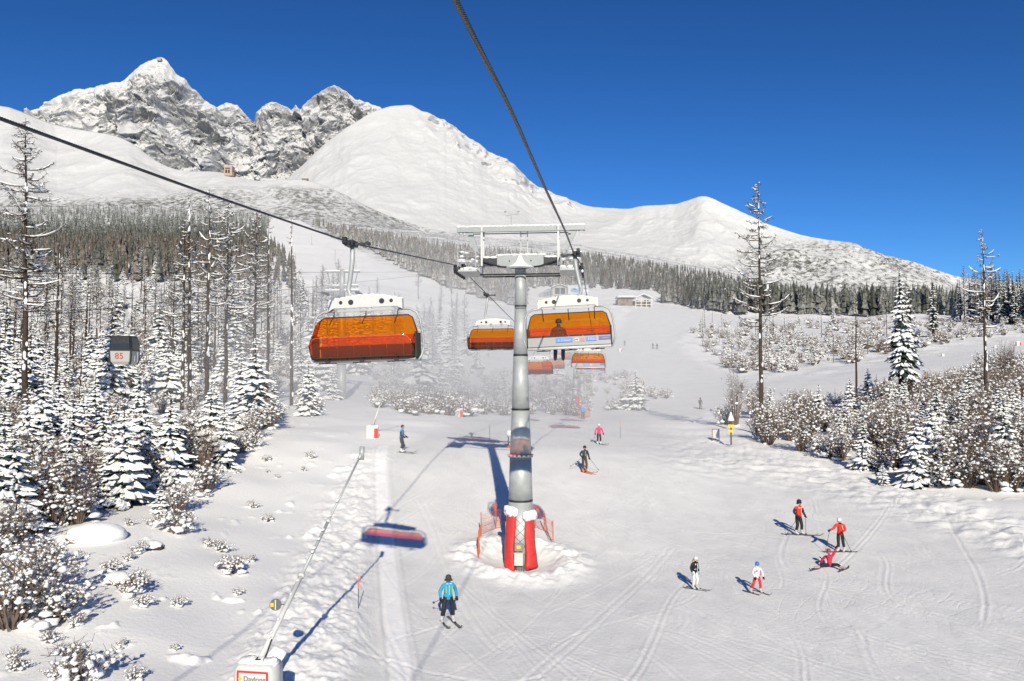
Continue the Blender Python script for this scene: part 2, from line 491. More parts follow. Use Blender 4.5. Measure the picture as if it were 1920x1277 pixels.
def detail(x, y, fine=True):
    """returns added height and how powdery the snow is"""
    x = np.asarray(x, float); y = np.asarray(y, float)
    px, v = proj(x, y, zbase(x, y))
    near = sstep(160, 60, y)
    jx, jy = 12 * gnoise(x * .5, y * .5) + 8 * gnoise(x * 1.9, y * 1.9), 5 * gnoise(x * .5 + 9, y * .4)
    psf = np.zeros(x.shape); bsf = np.zeros(x.shape)
    for ox, oy in ((0, 0), (9, 3), (-9, -3), (4, -5), (-4, 5), (15, 0), (-15, 0), (0, -8)) if fine else ((0, 0),):
        f = 0.5 if len(px.shape) and False else 1.0
        psf += inpoly(px + jx + ox, v + jy + oy, MAIN) | inpoly(px + jx * .6 + ox * .6, v + jy + oy * .5, UPPER) | ((y <= 14) & (x > -7 + 0.02 * y))
        bsf += inpoly(px + jx + ox * 1.4, v + jy + oy, BERM)
    psf /= 8 if fine else 1; bsf /= 8 if fine else 1
    pis = psf; off = 1 - psf; berm = bsf
    # broad lumps everywhere, soft on the groomed snow
    h = 0.10 * fbm(x / 9, y / 9, 1.0, 2)
    h = h + off * (0.22 * fbm(x / 6.5, y / 6.5, 2.0, 2) + 0.42 * np.maximum(fbm(x / 1.3, y / 1.3, 4.0, 3) - .40, 0) * sstep(-.2, .3, gnoise(x / 7, y / 7, 3)) + sstep(120, 400, y) * 2.0 * fbm(x / 40, y / 40, 6, 3))
    right_edge = sstep(60, 5, np.abs(v - np.interp(px, [1300, 1500, 1700, 1920], [845, 880, 938, 1012]))) * sstep(1180, 1330, px) * (y < 90)
    h = h + right_edge * (0.12 + 0.22 * fbm(x / 1.3, y / 1.3, 8, 3))
    h = h + berm * (0.12 + 0.13 * fbm(x / 0.75, y / 1.1, 5, 3) + 0.09 * np.abs(fbm(x / .34, y / .5, 7, 2))) * near
    # snow piled round the near tower, with a pit on the camera side
    r = np.hypot(x - TX, (y - TY + .2))
    ring = np.exp(-((r - 2.6) / 0.85) ** 2)
    h = h + ring * (0.30 + 0.22 * fbm(x / .7, y / .7, 9, 3)) * (y < 60) - 0.25 * np.exp(-(r / 1.5) ** 2)
    # groomed, raised lane
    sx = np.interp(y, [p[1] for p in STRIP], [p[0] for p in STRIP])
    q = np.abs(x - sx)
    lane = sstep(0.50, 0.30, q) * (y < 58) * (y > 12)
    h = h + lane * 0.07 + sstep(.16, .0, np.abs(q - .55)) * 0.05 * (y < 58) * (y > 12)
    h = h + pis * (0.03 * fbm(x / 1.4, y / 2.4, 12, 3) + 0.008 * np.sin((x - 0.115 * y) * 2 * math.pi / 1.3 + 2 * gnoise(x / 6, y / 9))) * near
    scuff = np.zeros(x.shape)
    if fine:
        for P, w, dep in _tracks:
            lo, hi = P.min(0) - 0.8, P.max(0) + 0.8
            m = (x > lo[0]) & (x < hi[0]) & (y > lo[1]) & (y < hi[1])
            if not m.any(): continue
            qx, qy = x[m], y[m]
            A0, B0 = P[:-1], P[1:] - P[:-1]
            d2 = np.full(qx.shape, 9.0)
            for k in range(len(A0)):
                tt = np.clip(((qx - A0[k, 0]) * B0[k, 0] + (qy - A0[k, 1]) * B0[k, 1]) / (B0[k] @ B0[k] + 1e-9), 0, 1)
                d2 = np.minimum(d2, (qx - A0[k, 0] - tt * B0[k, 0]) ** 2 + (qy - A0[k, 1] - tt * B0[k, 1]) ** 2)
            d = np.sqrt(d2)
            h[m] += pis[m] * (-dep * np.exp(-(d / w) ** 2) + dep * .8 * np.exp(-((d - 2.1 * w) / w) ** 2))
            scuff[m] = np.maximum(scuff[m], np.exp(-((d - 1.8 * w) / (w)) ** 2) * .8)
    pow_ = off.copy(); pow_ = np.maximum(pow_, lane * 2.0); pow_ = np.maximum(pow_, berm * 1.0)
    lanef = lane
    pow_ = np.maximum(pow_, ring); pow_ = np.maximum(pow_, scuff * 0.35 * pis)
    return h, pow_
def zfull(x, y):
    x = np.atleast_1d(np.asarray(x, float)); y = np.atleast_1d(np.asarray(y, float))
    h, _ = detail(x, y, fine=False)
    return (zbase(x, y) + h)[0]

def snow_ground_material():
    m = mat("snow_ground", (0.8, 0.8, 0.82), 0.7, spec=0.2); n = NT(m)
    geo = n.new("ShaderNodeNewGeometry").outputs["Position"]
    pw = n.attr("powder"); far = n.attr("far")
    mott = n.noise(n.mapping(geo, (1, .6, 1)), 0.35, 5, 0.6)
    fine = n.noise(geo, 3.2, 5, 0.7)
    pist = n.mixc(n.rng(mott, 0.35, 0.65), (0.72, 0.722, 0.725), (0.785, 0.785, 0.785))
    pist = n.mixc(n.math('MULTIPLY', n.rng(fine, 0.56, 0.72), 0.55), pist, (0.84, 0.845, 0.85))
    c = n.mixc(n.math('MINIMUM', pw, 1.0), pist, (0.84, 0.84, 0.84))
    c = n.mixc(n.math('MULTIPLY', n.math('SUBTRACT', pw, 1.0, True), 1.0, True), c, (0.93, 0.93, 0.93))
    # dwarf pine and low scrub poking out of the snow on the far slopes
    vor = n.noise(geo, 0.11, 6, 0.72); big = n.noise(geo, 0.012, 3, 0.5)
    spk = n.math('MULTIPLY', n.rng(n.math('ADD', vor, n.math('MULTIPLY', big, 0.35)), 0.64, 0.76), far, clamp=True)
    c = n.mixc(spk, c, (0.075, 0.075, 0.06))
    n.l(c, n.b.inputs["Base Color"])
    # fine relief: grains, ski tracks, crumbs
    g1 = n.noise(geo, 6.0, 6, 0.65); g2 = n.noise(geo, 28.0, 3, 0.6)
    lines = None
    for sc, rz, ds in ((0.16, 0.25, 1.4), (0.11, -0.5, 2.0), (0.22, 0.9, 1.2)):
        w = n.noise(n.mapping(geo, (1.0, 0.30, 0.0), (0, 0, rz)), sc, 1, 0.4, ds)
        f = n.math('FRACT', n.math('MULTIPLY', w, 15.0))
        d = n.math('ABSOLUTE', n.math('SUBTRACT', f, 0.5))
        q = n.rng(d, 0.0, 0.07, 1.0, 0.0, True)
        lines = q if lines is None else n.math('MAXIMUM', lines, q)
    gate = n.rng(n.noise(geo, 0.22, 2), 0.45, 0.6)
    h = n.math('ADD', n.math('MULTIPLY', g1, 0.55), n.math('MULTIPLY', g2, 0.18))
    hp = n.math('SUBTRACT', h, n.math('MULTIPLY', n.math('MULTIPLY', lines, gate), n.math('MULTIPLY', n.math('SUBTRACT', 1.0, pw, True), 0.16)))
    n.l(n.bump(hp, 0.10, 0.55), n.b.inputs["Normal"])
    return m
SNOWG = snow_ground_material()

def build_ground():
    us = np.concatenate([np.linspace(-1.25, -0.76, 30), np.linspace(-0.75, 0.75, 860), np.linspace(0.76, 1.25, 30)])
    yy = [np.linspace(-75, 14, 24)]
    v = np.linspace(1380, 835, 330); yy.append(np.interp(-v, [-1380, -1277, -1172, -1055, -945, -890, -835], [21, 25.4, 30.5, 40, 48, 54, 62]))
    yy.append(np.geomspace(62.4, 420, 210)); yy.append(np.geomspace(428, 2490, 70))
    ys = np.unique(np.concatenate(yy))
    U, Y = np.meshgrid(us, ys)
    X = U * np.maximum(Y, 25.0)
    Z = zbase(X, Y)
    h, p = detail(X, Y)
    far = sstep(500, 1100, Y) * (0.6 + 0.4 * sstep(0.5, -0.3, U)) + sstep(110, 160, Y) * (1 - sstep(500, 600, Y)) * 0.15
    px, v = proj(X, Y, Z)
    far = far * ~inpoly(px, v, CLEAR) * ~inpoly(px, v, UPPER)
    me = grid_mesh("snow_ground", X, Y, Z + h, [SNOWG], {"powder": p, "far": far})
    link("snow_ground", me, kind="structure", label="snow covered ground with the groomed ski piste")
CLEAR = [(515, 395), (560, 412), (640, 455), (760, 516), (880, 548), (860, 566), (700, 530), (590, 520), (505, 470), (500, 430)]
build_ground()

# ================================================================== MOUNTAINS
def mountain_material(name, rock=(0.30, 0.305, 0.32)):
    m = mat(name, (0.8, 0.8, 0.82), 0.75, spec=0.15); n = NT(m)
    g = n.new("ShaderNodeNewGeometry"); P = g.outputs["Position"]
    sep = n.new("ShaderNodeSeparateXYZ"); n.l(g.outputs["Normal"], sep.inputs[0])
    rk = n.attr("rock"); sp = n.attr("scrub")
    n1 = n.noise(n.mapping(P, (1, 1, .45)), 0.03, 8, 0.72); n2 = n.noise(P, 0.006, 4, 0.6)
    # bare rock where the face is steep
    s = n.math('ADD', sep.outputs[2], n.math('MULTIPLY', n.math('SUBTRACT', n1, 0.5), 1.1))
    s = n.math('ADD', s, n.math('MULTIPLY', n.math('SUBTRACT', n2, 0.5), 0.35))
    s = n.math('SUBTRACT', s, n.math('SUBTRACT', rk, 0.5))
    bare = n.math('MULTIPLY', n.rng(s, 0.60, 0.44), n.rng(rk, 0.02, 0.2), clamp=True)
    n3 = n.noise(P, 0.05, 5, 0.7)
    rc = n.mixc(n.rng(n3, 0.3, 0.7), tuple(c * 0.6 for c in rock), tuple(c * 1.5 for c in rock))
    base = n.mixc(bare, (0.585, 0.59, 0.60), rc)
    v = n.noise(P, 0.055, 5, 0.75); b = n.noise(P, 0.006, 3, 0.5)
    spk = n.math('MULTIPLY', n.rng(n.math('ADD', v, n.math('MULTIPLY', b, 0.30)), 0.60, 0.74), sp, clamp=True)
    base = n.mixc(spk, base, (0.10, 0.10, 0.085))
    n.l(base, n.b.inputs["Base Color"])
    n.l(n.bump(n.noise(P, 0.03, 6, 0.6), 7.0, 0.6), n.b.inputs["Normal"])
    return m
MTN = mountain_material("mountain_snow_and_rock")
def sheet(name, label, sil, base, d0, d1, cols, rows, amp, zamp, jag, rockf, scrubf, scale, p=1.0, seed=0.0, smooth=0):
    px = np.linspace(cols[0], cols[1], cols[2])
    vs_ = np.interp(px, *zip(*sil)); vb = np.interp(px, *zip(*base))
    if smooth:
        kk = np.hanning(smooth + 2)[1:-1]; vs_ = np.convolve(np.pad(vs_, smooth // 2, mode='edge'), kk / kk.sum(), 'valid')[:len(px)]
    vs_ = vs_ + jag(px) * (fbm(px / 14, seed, 0.5, 4) * 5)
    D1 = np.interp(px, *zip(*d1)) if isinstance(d1, list) else np.full(px.shape, float(d1))
    t = np.linspace(0, 1, rows)[:, None]
    V = vb + (vs_ - vb) * t ** p
    D = d0 + (D1 - d0) * t
    PX = np.broadcast_to(px, V.shape)
    a, b = (PX - CX) / FPX, (CY - V) / FPX
    k = D / (CP - b * SP)
    X, Y, Z = a * k, D.copy(), CAMZ + (SP + b * CP) * k
    A = amp(PX, V, t); env = np.minimum(1, t * 6) * np.minimum(1, (1 - t) * 7 + 0.12)
    r = ridged(X / scale, Z / scale * 0.75, seed + Y / scale * .5, 6) - 1.0
    w = fbm(X / (scale * 3), Z / (scale * 3), seed, 3)
    Y = Y - A * env * (r + 0.8 * w)
    Z = Z + zamp * A * env * fbm(X / scale * 1.4, Y / scale * 1.4, seed + 4, 5)
    X = X + 0.35 * A * env * fbm(X / scale * 1.1, Z / scale * 1.1, seed + 8, 4)
    # far side, falling away behind the ridge
    bx, by, bz = [], [], []
    for q in (0.25, 0.6, 1.0):
        bx.append(X[-1] * (1 + .15 * q)); by.append(Y[-1] + 900 * q); bz.append(Z[-1] - (Z[-1] - CAMZ) * 0.7 * q)
    X = np.vstack([X, bx]); Y = np.vstack([Y, by]); Z = np.vstack([Z, bz])
    ext = lambda M: np.vstack([M, np.repeat(M[-1:], 3, 0)])
    rk = ext(rockf(PX, V, t) * np.ones(V.shape)); sc = ext(scrubf(PX, V, t) * np.ones(V.shape))
    me = grid_mesh(name, X, Y, Z, [MTN], {"rock": rk, "scrub": sc})
    return link(name, me, kind="structure", label=label)

S1 = [(0, 225), (48, 213), (65, 205), (90, 190), (130, 170), (160, 166), (200, 158), (235, 148), (250, 132), (270, 118), (286, 111), (300, 107), (312, 113), (330, 137), (345, 146), (360, 165), (385, 188), (408, 201),
      (425, 193), (445, 198), (458, 213), (470, 229), (474, 233), (479, 214), (490, 198), (510, 190), (525, 192), (545, 206), (553, 197), (563, 206), (575, 190), (600, 170), (625, 158), (645, 169), (665, 186), (690, 190), (712, 201), (780, 250)]
def rock1(px, v, t):
    face = sstep(150, 260, px + 0.35 * (v - 250)) * sstep(118, 205, v + 0.12 * np.abs(px - 300))
    face = np.maximum(face, sstep(470, 500, px) * sstep(158, 200, v))
    snowy = np.exp(-((px - (440 + (v - 250) * .25)) / 30) ** 2) * sstep(235, 262, v)         # the gully between the two massifs
    top = 0.09
    return np.clip((top + 0.42 * face) * (1 - snowy * 0.9), 0, 1)
sheet("rocky_mountain", "jagged rocky peaks dusted with snow behind the white slopes", S1,
      [(0, 345), (300, 350), (780, 345)], 3700, 4500, (0, 770, 770), 250,
      lambda px, v, t: 150 * np.ones(v.shape) * (0.45 + 0.55 * sstep(120, 200, v)), 0.30, lambda px: 0.55 + 0 * px, rock1, lambda px, v, t: 0 * v, 260, 1.0, 3.1)
S2 = [(420, 425), (480, 375), (540, 334), (565, 312), (600, 277), (650, 238), (700, 208), (735, 198), (770, 196), (785, 205), (830, 222), (870, 250), (920, 285), (960, 305), (1000, 345), (1040, 362), (1080, 380), (1100, 387),
      (1180, 392), (1200, 386), (1270, 382), (1300, 371), (1318, 366), (1332, 370), (1370, 388), (1440, 420), (1500, 440), (1540, 448), (1600, 455), (1650, 475), (1720, 492), (1745, 503), (1790, 517), (1850, 528), (2000, 540), (2500, 560)]
def ridge_band(px, v):
    top = np.interp(px, *zip(*S2))
    d = v - top
    return sstep(770, 800, px) * sstep(1110, 1060, px) * np.exp(-(d / np.interp(px, [770, 850, 960, 1100], [16, 34, 34, 12])) ** 2)
def rock2(px, v, t):
    spots = 0.46 * sstep(0.25, 0.5, fbm(px / 22, v / 30, 2.2, 3)) * sstep(660, 720, px) * sstep(860, 780, px) * sstep(200, 215, v) * sstep(300, 260, v)
    left = 0.42 * sstep(30, 0, v - np.interp(px, *zip(*S2))) * (px < 700)
    peak = 0.25 * np.exp(-((px - 1315) / 30) ** 2 - ((v - 375) / 9) ** 2)
    return np.maximum.reduce([0.62 * ridge_band(px, v), spots, left * .6, peak])
def scrub2(px, v, t):
    a = sstep(1330, 1480, px + 1.2 * (v - 470)) * sstep(1850, 1760, px) * sstep(440, 470, v)
    b = 0.8 * sstep(455, 480, v + 0.06 * (960 - px)) * (px < 1420)
    return np.maximum(a, b * 0.9)
sheet("snowy_mountain", "broad smooth snow mountain with a rocky ridge sloping to the lower summit", S2,
      [(420, 460), (700, 450), (960, 490), (1320, 560), (1800, 590), (2500, 600)], 2450,
      [(420, 3300), (770, 3900), (1100, 3500), (1320, 3200), (1700, 2900), (2500, 2800)], (420, 2480, 900), 150,
      lambda px, v, t: 20 + 95 * ridge_band(px, v) + 12 * sstep(1100, 1400, px), 0.35, lambda px: 0.12 + 0.5 * sstep(780, 810, px) * sstep(1100, 1050, px), rock2, scrub2, 330, 1.0, 7.7, 11)
S3 = [(-700, 150), (-400, 170), (-200, 185), (0, 198), (20, 200), (48, 213), (100, 234), (150, 243), (200, 250), (245, 264), (272, 288), (300, 307), (335, 321), (420, 322), (450, 333), (480, 341), (520, 337), (570, 336), (610, 348), (660, 372), (720, 402), (800, 428), (900, 445), (1100, 462)]
def scrub3(px, v, t):
    dome = sstep(470, 520, px) * sstep(345, 358, v)
    low = sstep(352, 385, v + 0.02 * px) * sstep(620, 400, px)
    return np.maximum(dome * .85, low)
sheet("snowy_foothill", "smooth white foothills with dwarf pine below the rocky peaks", S3,
      [(-700, 420), (0, 425), (500, 430), (800, 450), (1100, 475)], 2100, [(-700, 3300), (100, 3300), (330, 2900), (500, 2700), (1100, 2550)], (-700, 1090, 700), 110,
      lambda px, v, t: 26 * np.ones(v.shape), 0.4, lambda px: 0.10 + 0 * px, lambda px, v, t: 0.10 * sstep(40, 0, v - np.interp(px, *zip(*S3))), scrub3, 420, 1.0, 12.3, 31)

# ================================================================== LIFT: ropes, towers, chairs
LSL = 0.115                                                     # the line runs slightly to the right of the camera axis
LANG = -math.atan(LSL)                                          # yaw of things that face along the line
def rope_x(side, y): return (3.54 if side > 0 else -2.68) + LSL * (y - 40.0)
_RY = [-40, -20, 0, 5.7, 9.2, 14.2, 22, 29, 40, 60, 73, 88, 118, 150, 190, 240, 300]
_RZR = [1.3, 1.75, 2.35, 2.70, 3.06, 3.38, 3.98, 4.36, 5.42, 4.45, 3.95, 3.45, 4.3, 6.5, 10.0, 16.0, 24.0]
_LY = [-40, -20, 0, 9.6, 14.5, 23.1, 40, 60, 73, 85, 118, 150, 190, 240, 300]
_RZL = [1.6, 2.1, 2.7, 3.08, 3.30, 3.78, 5.42, 4.45, 3.9, 3.35, 4.3, 6.5, 10.0, 16.0, 24.0]
def rope_z(side, y):
    Y, Z = (_RY, _RZR) if side > 0 else (_LY, _RZL)
    return float(np.interp(y, Y, Z)) + CAMZ
def rope_zs(side, y):
    return (rope_z(side, y - .8) + rope_z(side, y) * 2 + rope_z(side, y + .8)) / 4
def build_rope(side, label):
    t = thing("haul_rope", label, "lift cable", (rope_x(side, -40), -40, rope_z(side, -40)))
    org = Vector(t.location)
    def c(y): return Vector((rope_x(side, y), y, rope_zs(side, y)))
    # six twisted strands where the twist shows, a plain round rope farther off
    R, r, lay = 0.0150, 0.0122, 0.28
    y0, y1 = 1.5, 37.0
    ys = np.arange(y0, y1, lay / 9)
    ax = Vector((1, 0, 0)); 
    for k in range(6):
        mb = MB(); pts = []
        for y in ys:
            ph = 2 * math.pi * (y / lay + k / 6)
            pts.append(c(y) - org + Vector((math.cos(ph) * R, 0, math.sin(ph) * R)))
        mb.tube(pts, r, 4, cap=False)
        mb.build("strand", ROPE, t, True)
    mb = MB(); mb.tube([c(y) - org for y in np.linspace(-40, y0, 14)], 0.028, 6); mb.build("rope_length", ROPE, t, True)
    mb = MB(); mb.tube([c(y) - org for y in np.concatenate([np.linspace(y1 - .05, 118, 60), np.linspace(122, 300, 30)])], 0.028, 6); mb.build("rope_length", ROPE, t, True)
    return t
build_rope(1, "thick twisted steel cable running overhead to the tower, uphill side")
build_rope(-1, "thick twisted steel cable carrying the downhill chairs past the larches")

def sheave_train(mb, x, z, n=6, dy=0.55, side=1):
    for k in range(n):
        y = (k - (n - 1) / 2) * dy
        for s in (0,):
            c = Vector((x, y, z - 0.26))
            pts = [c + Vector((-0.05, 0, 0)), c + Vector((0.05, 0, 0))]
            mb.tube(pts, 0.22, 14)
            mb.tube([c + Vector((-0.08 * side, 0, 0)), c + Vector((-0.02, 0, 0))], 0.08, 8)

def build_tower(name, label, loc, base_z, top_z, k=1.0, near=False, group=None):
    """loc: foot on the snow; the rope lies at top_z; k scales widths"""
    H = top_z - base_z
    t = thing(name, label, "lift tower", (loc[0], loc[1], base_z), LANG, group)
    zt = H - 0.15                                                # top of the pole (rope level is H)
    # pole in three flanged lengths
    zs = [-0.4, H * .22, H * .365, H * .52, H * .70, H * .855, zt]
    rs = [0.66, 0.60, 0.545, 0.445, 0.36, 0.30, 0.27]
    for i in range(len(zs) - 1):
        mb = MB(); r0, r1 = rs[i] * k, rs[i + 1] * k
        mb.lathe([(r0, zs[i] + .012), (r1, zs[i + 1] - .012)], 32)
        mb.build("pole_section", GALV, t, True)
    for i in (1, 2, 3, 4):
        mb = MB(); r = rs[i] * k
        wide = 0.08 if i == 2 else 0.012
        mb.lathe([(r - .02, zs[i] - .05), (r + wide, zs[i] - .045), (r + wide, zs[i] + .045), (r - .02, zs[i] + .05)], 32)
        fl = mb.build("flange", GALV if i == 2 else DARKSTEEL, t, False)
        if i == 2:
            sb = MB()
            for q in range(16):
                a = 2 * math.pi * q / 16
                sb.blob((math.cos(a) * (r + .05), math.sin(a) * (r + .05), zs[i] + .06), (.10, .10, .045 + .03 * math.sin(a * 2 - 1)), q, n=6, m=3)
            sb.build("snow", SNOWCAP, fl, True, kind="stuff")
    mb = MB(); mb.lathe([(rs[5] * k + .006, zs[5] + .1), (rs[5] * k + .006, zs[5] + .17)], 24); mb.build("flange", DARKSTEEL, t)
    # lower crossarm with webs, end platforms
    cz = H + 0.05
    hw = 3.11
    mb = MB()
    mb.box((0, 0, cz + .18), (2.35, 0.32, .62)); mb.build("crossarm", GREYPAINT, t)
    mb = MB()
    for s in (-1, 1):
        mb.box((s * 1.62, 0, cz + .16), (.88, .24, .40))
    split(mb, "crossarm_end", DARKSTEEL, t)
    for s in (-1, 1):
        mb = MB(); mb.tube([(0, -.1, zt), (s * 1.0, -.18, zt + .1), (s * 1.9, -.18, zt + .38)], .05, 6); mb.build("brace", DARKSTEEL, t)
        mb = MB()
        for q in (-.42, .42): mb.tube([(q * 1.3, -.172, cz + .18), (q * 1.3, -.165, cz + .18)], .035, 8)
        split(mb, "bolt_hole", RUBBER, t)
    mb = MB(); mb.tube([(-2.0, -.45, zt - .33), (2.0, -.45, zt - .33)], .045, 6); mb.tube([(-2.0, .45, zt - .33), (2.0, .45, zt - .33)], .045, 6); split(mb, "walkway_rail", DARKSTEEL, t)
    mb = MB()                                                    # snow lying on the crossarm and a heap on the pole head
    for q in range(11):
        x = -1.75 + q * .35
        mb.blob((x, 0, cz + (.5 if abs(x) < 1.2 else .38)), (.26, .2, .07), q, n=8, m=4)
    mb.lathe([(.02, .62), (.10, .5), (.22, .25), (.45, .05), (.7, -.02), (.68, -.06)], 14, (0, -.2, zt + .08))
    mb.build("snow", SNOWCAP, t, True, kind="stuff")
    for s in (-1, 1):
        mb = MB()
        x = s * 2.55
        mb.box((x, 0, zt - .20), (1.0, 2.4, .09))
        for yy in (-1.15, 1.15):
            for xx in (-.45, .45): mb.tube([(x + xx, yy, zt - .2), (x + xx, yy, zt + .75)], .03, 6)
            mb.tube([(x - .45, yy, zt + .75), (x + .45, yy, zt + .75)], .025, 6)
            mb.tube([(x - .45, yy, zt + .3), (x + .45, yy, zt + .3)], .02, 6)
        for xx in (-.45, .45):
            mb.tube([(x + xx, -1.15, zt + .75), (x + xx, 1.15, zt + .75)], .025, 6)
        pf = mb.build("platform", GALV, t)
        mb = MB(); rr = random.Random(5 + s)
        for q in range(26):
            mb.blob((x + rr.uniform(-.45, .45), rr.uniform(-1.15, -.6), zt + rr.choice([-.12, -.08, .32, .72, .55])), (rr.uniform(.08, .2), .12, rr.uniform(.04, .1)), q, n=6, m=4)
        mb.build("snow", SNOWCAP, pf, True, kind="stuff")
        mb = MB(); sheave_train(mb, s * hw, H - .03, 6, .5, s)
        tr = link("sheave_train", None, t); split(mb, "sheave", RUBBER, tr)
        mb = MB(); mb.box((s * (hw - .12), 0, H - .28), (.05, 2.9, .16)); mb.box((s * (hw - .2), 0, H - .1), (.16, .5, .42)); mb.build("sheave_beam", DARKSTEEL, tr)
        # tall posts and slanted plates to the upper gantry
        mb = MB(); mb.box((s * 1.93, -.3, zt + 1.15), (.10, .10, 2.05)); mb.box((s * 1.93, .3, zt + 1.15), (.10, .10, 2.05)); split(mb, "post", WHITEP, t)
        mb = MB(); mb.add([(s * 2.28, -.06, zt + .75), (s * 2.08, -.06, zt + .75), (s * 2.45, -.06, zt + 1.9), (s * 2.85, -.06, zt + 1.9),
                           (s * 2.28, .06, zt + .75), (s * 2.08, .06, zt + .75), (s * 2.45, .06, zt + 1.9), (s * 2.85, .06, zt + 1.9)],
                          [(0, 1, 2, 3), (7, 6, 5, 4), (0, 4, 5, 1), (1, 5, 6, 2), (2, 6, 7, 3), (3, 7, 4, 0)])
        mb.build("gantry_leg", GREYPAINT, t)
    mb = MB(); mb.box((0, 0, zt + 2.03), (6.5, .26, .26)); mb.box((0, -.36, zt + 1.87), (5.2, .04, .05)); mb.box((0, .36, zt + 1.87), (5.2, .04, .05))
    for x in (-3.15, -2.95, 2.95, 3.2): mb.box((x, 0, zt + 1.84), (.05, .05, .3))
    ga = mb.build("gantry_beam", GREYPAINT, t)
    mb = MB()
    for q in range(30): mb.blob((-3.15 + q * .217, 0, zt + 2.17), (.17, .15, .075), q, n=8, m=4)
    mb.build("snow", SNOWCAP, ga, True, kind="stuff")
    mb = MB()                                                    # ladder and rail in the middle
    for x in (-.02, .32): mb.tube([(x, .35, zt + .3), (x, .35, zt + 2.0)], .025, 6)
    for q in range(5): mb.tube([(-.02, .35, zt + .7 + q * .28), (.32, .35, zt + .7 + q * .28)], .016, 5)
    mb.build("ladder", WHITEP, t)
    mb = MB()
    for x in (-1.3, -.9, -.5, .7, 1.1, 1.5): mb.tube([(x, .55, zt + .2), (x, .55, zt + 1.25)], .018, 5)
    for z in (.75, 1.25): mb.tube([(-1.6, .55, zt + z), (1.7, .55, zt + z)], .018, 5)
    mb.build("guard_rail", GALV, t, kind="stuff")
    mb = MB(); mb.tube([(-.47, 0, zt + 1.9), (-.47, 0, zt + 2.85)], .028, 6); mb.tube([(-.75, 0, zt + 2.72), (-.12, 0, zt + 2.80)], .02, 6)
    for x in (-.78, -.1):
        mb.tube([(x, 0, zt + 2.75), (x, 0, zt + 2.9)], .016, 5); mb.blob((x, 0, zt + 2.92), (.07, .07, .04), 3)
    mb.build("wind_gauge", GALV, t)
    # service rungs up the pole
    mb = MB()
    for q in range(int(H / .55)):
        z = 1.2 + q * .5
        if z > zt - .3: break
        r = float(np.interp(z, zs, rs)) * k
        mb.tube([(.14, r + .02, z), (.14, r + .16, z), (-.14, r + .16, z), (-.14, r + .02, z)], .012, 5)
    mb.build("rung", GALV, t, kind="stuff")
    return t, zs, [r * k for r in rs]
BZ = float(zfull(TX, TY))
tower, _zs, _rs = build_tower("lift_tower", "tall grey steel lift tower with red padded foot and snowy gantry", (TX, TY), BZ, rope_z(1, 40), 1.0, True)
# red crash pads strapped round the foot, boxes
def pad(a0, a1, zlo, zhi, flare, cap, label=None):
    mb = MB(); n, m = 9, 14
    def P(i, j, off):
        a = math.radians(a0 + (a1 - a0) * i / (n - 1)); f = j / (m - 1)
        z = zlo + (zhi - zlo) * f
        r = float(np.interp(z, _zs, _rs)) + (.16 * (1 - f) ** 1.5 if off > .1 else 0) + off * (0.6 + .4 * math.sin(math.pi * min(1, max(0, i / (n - 1)))))
        a += flare * (1 - f) ** 2 * (1 - i / (n - 1)) + .05 * math.sin(f * 7 + i)
        return (r * math.cos(a), r * math.sin(a), z)
    for off in (.17, .02):
        b = len(mb.v); mb.v += [P(i, j, off + .015 * math.sin(j * 2.1 + i)) for j in range(m) for i in range(n)]
        for j in range(m - 1):
            for i in range(n - 1):
                q = (b + j * n + i, b + j * n + i + 1, b + (j + 1) * n + i + 1, b + (j + 1) * n + i)
                mb.f.append(q if off > .1 else q[::-1]); mb.m.append(0)
    N = n * m
    ring = [j * n for j in range(m)] + [(m - 1) * n + i for i in range(1, n)] + [j * n + n - 1 for j in range(m - 2, -1, -1)] + [i for i in range(n - 2, 0, -1)]
    for q in range(len(ring)):
        a, b_ = ring[q], ring[(q + 1) % len(ring)]
        mb.f.append((a, b_, b_ + N, a + N)); mb.m.append(0)
    o = mb.build("crash_pad", REDPAD, tower, True)
    if label: o["label"] = label
    sb = MB(); rr = random.Random(int(a0))
    for i in range(16):
        a = math.radians(a0 + (a1 - a0) * i / 15); r = float(np.interp(zhi, _zs, _rs)) + .08
        sb.blob((r * math.cos(a), r * math.sin(a), zhi + .07), (.17, .17, .19 + rr.uniform(0, .08)), i, n=8, m=5)
    sb.build("snow", SNOWCAP, o, True, kind="stuff")
    return o
pad(193, 252, -.1, 2.75, .28, .1)
pad(296, 345, .1, 2.55, -.10, .1)
mb = MB(); mb.box((-.02, -.70, 1.12), (.40, .12, .34)); mb.build("sign_plate", GREYP, tower)
mb = MB(); mb.box((-.02, -.765, 1.14), (.19, .012, .15)); mb.build("yellow_sign", YELLOW, tower)
mb = MB(); mb.box((-.01, -.76, .55), (.42, .25, .55)); mb.box((-.01, -.76, .85), (.46, .29, .05)); mb.build("control_box", CREAM, tower)
mb = MB()
for q in range(5): mb.tube([(-.2 + q * .1, -.76, .3), (-.22 + q * .11, -.74, -.1)], .015, 5)
split(mb, "cable_tail", DARKSTEEL, tower)
mb = MB()
for i in range(4):
    z0 = .7 + i * .45
    r = .63
    for s in (0, 1):
        a0, a1 = (252, 296) if (i + s) % 2 == 0 else (296, 252)
        mb.tube([(math.cos(math.radians(a0 + (a1 - a0) * q / 5)) * (r + .02 - .03 * i / 4), math.sin(math.radians(a0 + (a1 - a0) * q / 5)) * (r + .02 - .03 * i / 4), z0 + .45 * q / 5) for q in range(6)], .008, 4)
split(mb, "lacing_cord", DARKSTEEL, tower)
mb = MB(); mb.box((-.735, -.20, 2.05), (.012, .13, .42), Matrix.Rotation(math.radians(15), 3, 'Z')); mb.build("white_mark", WHITEP, tower)

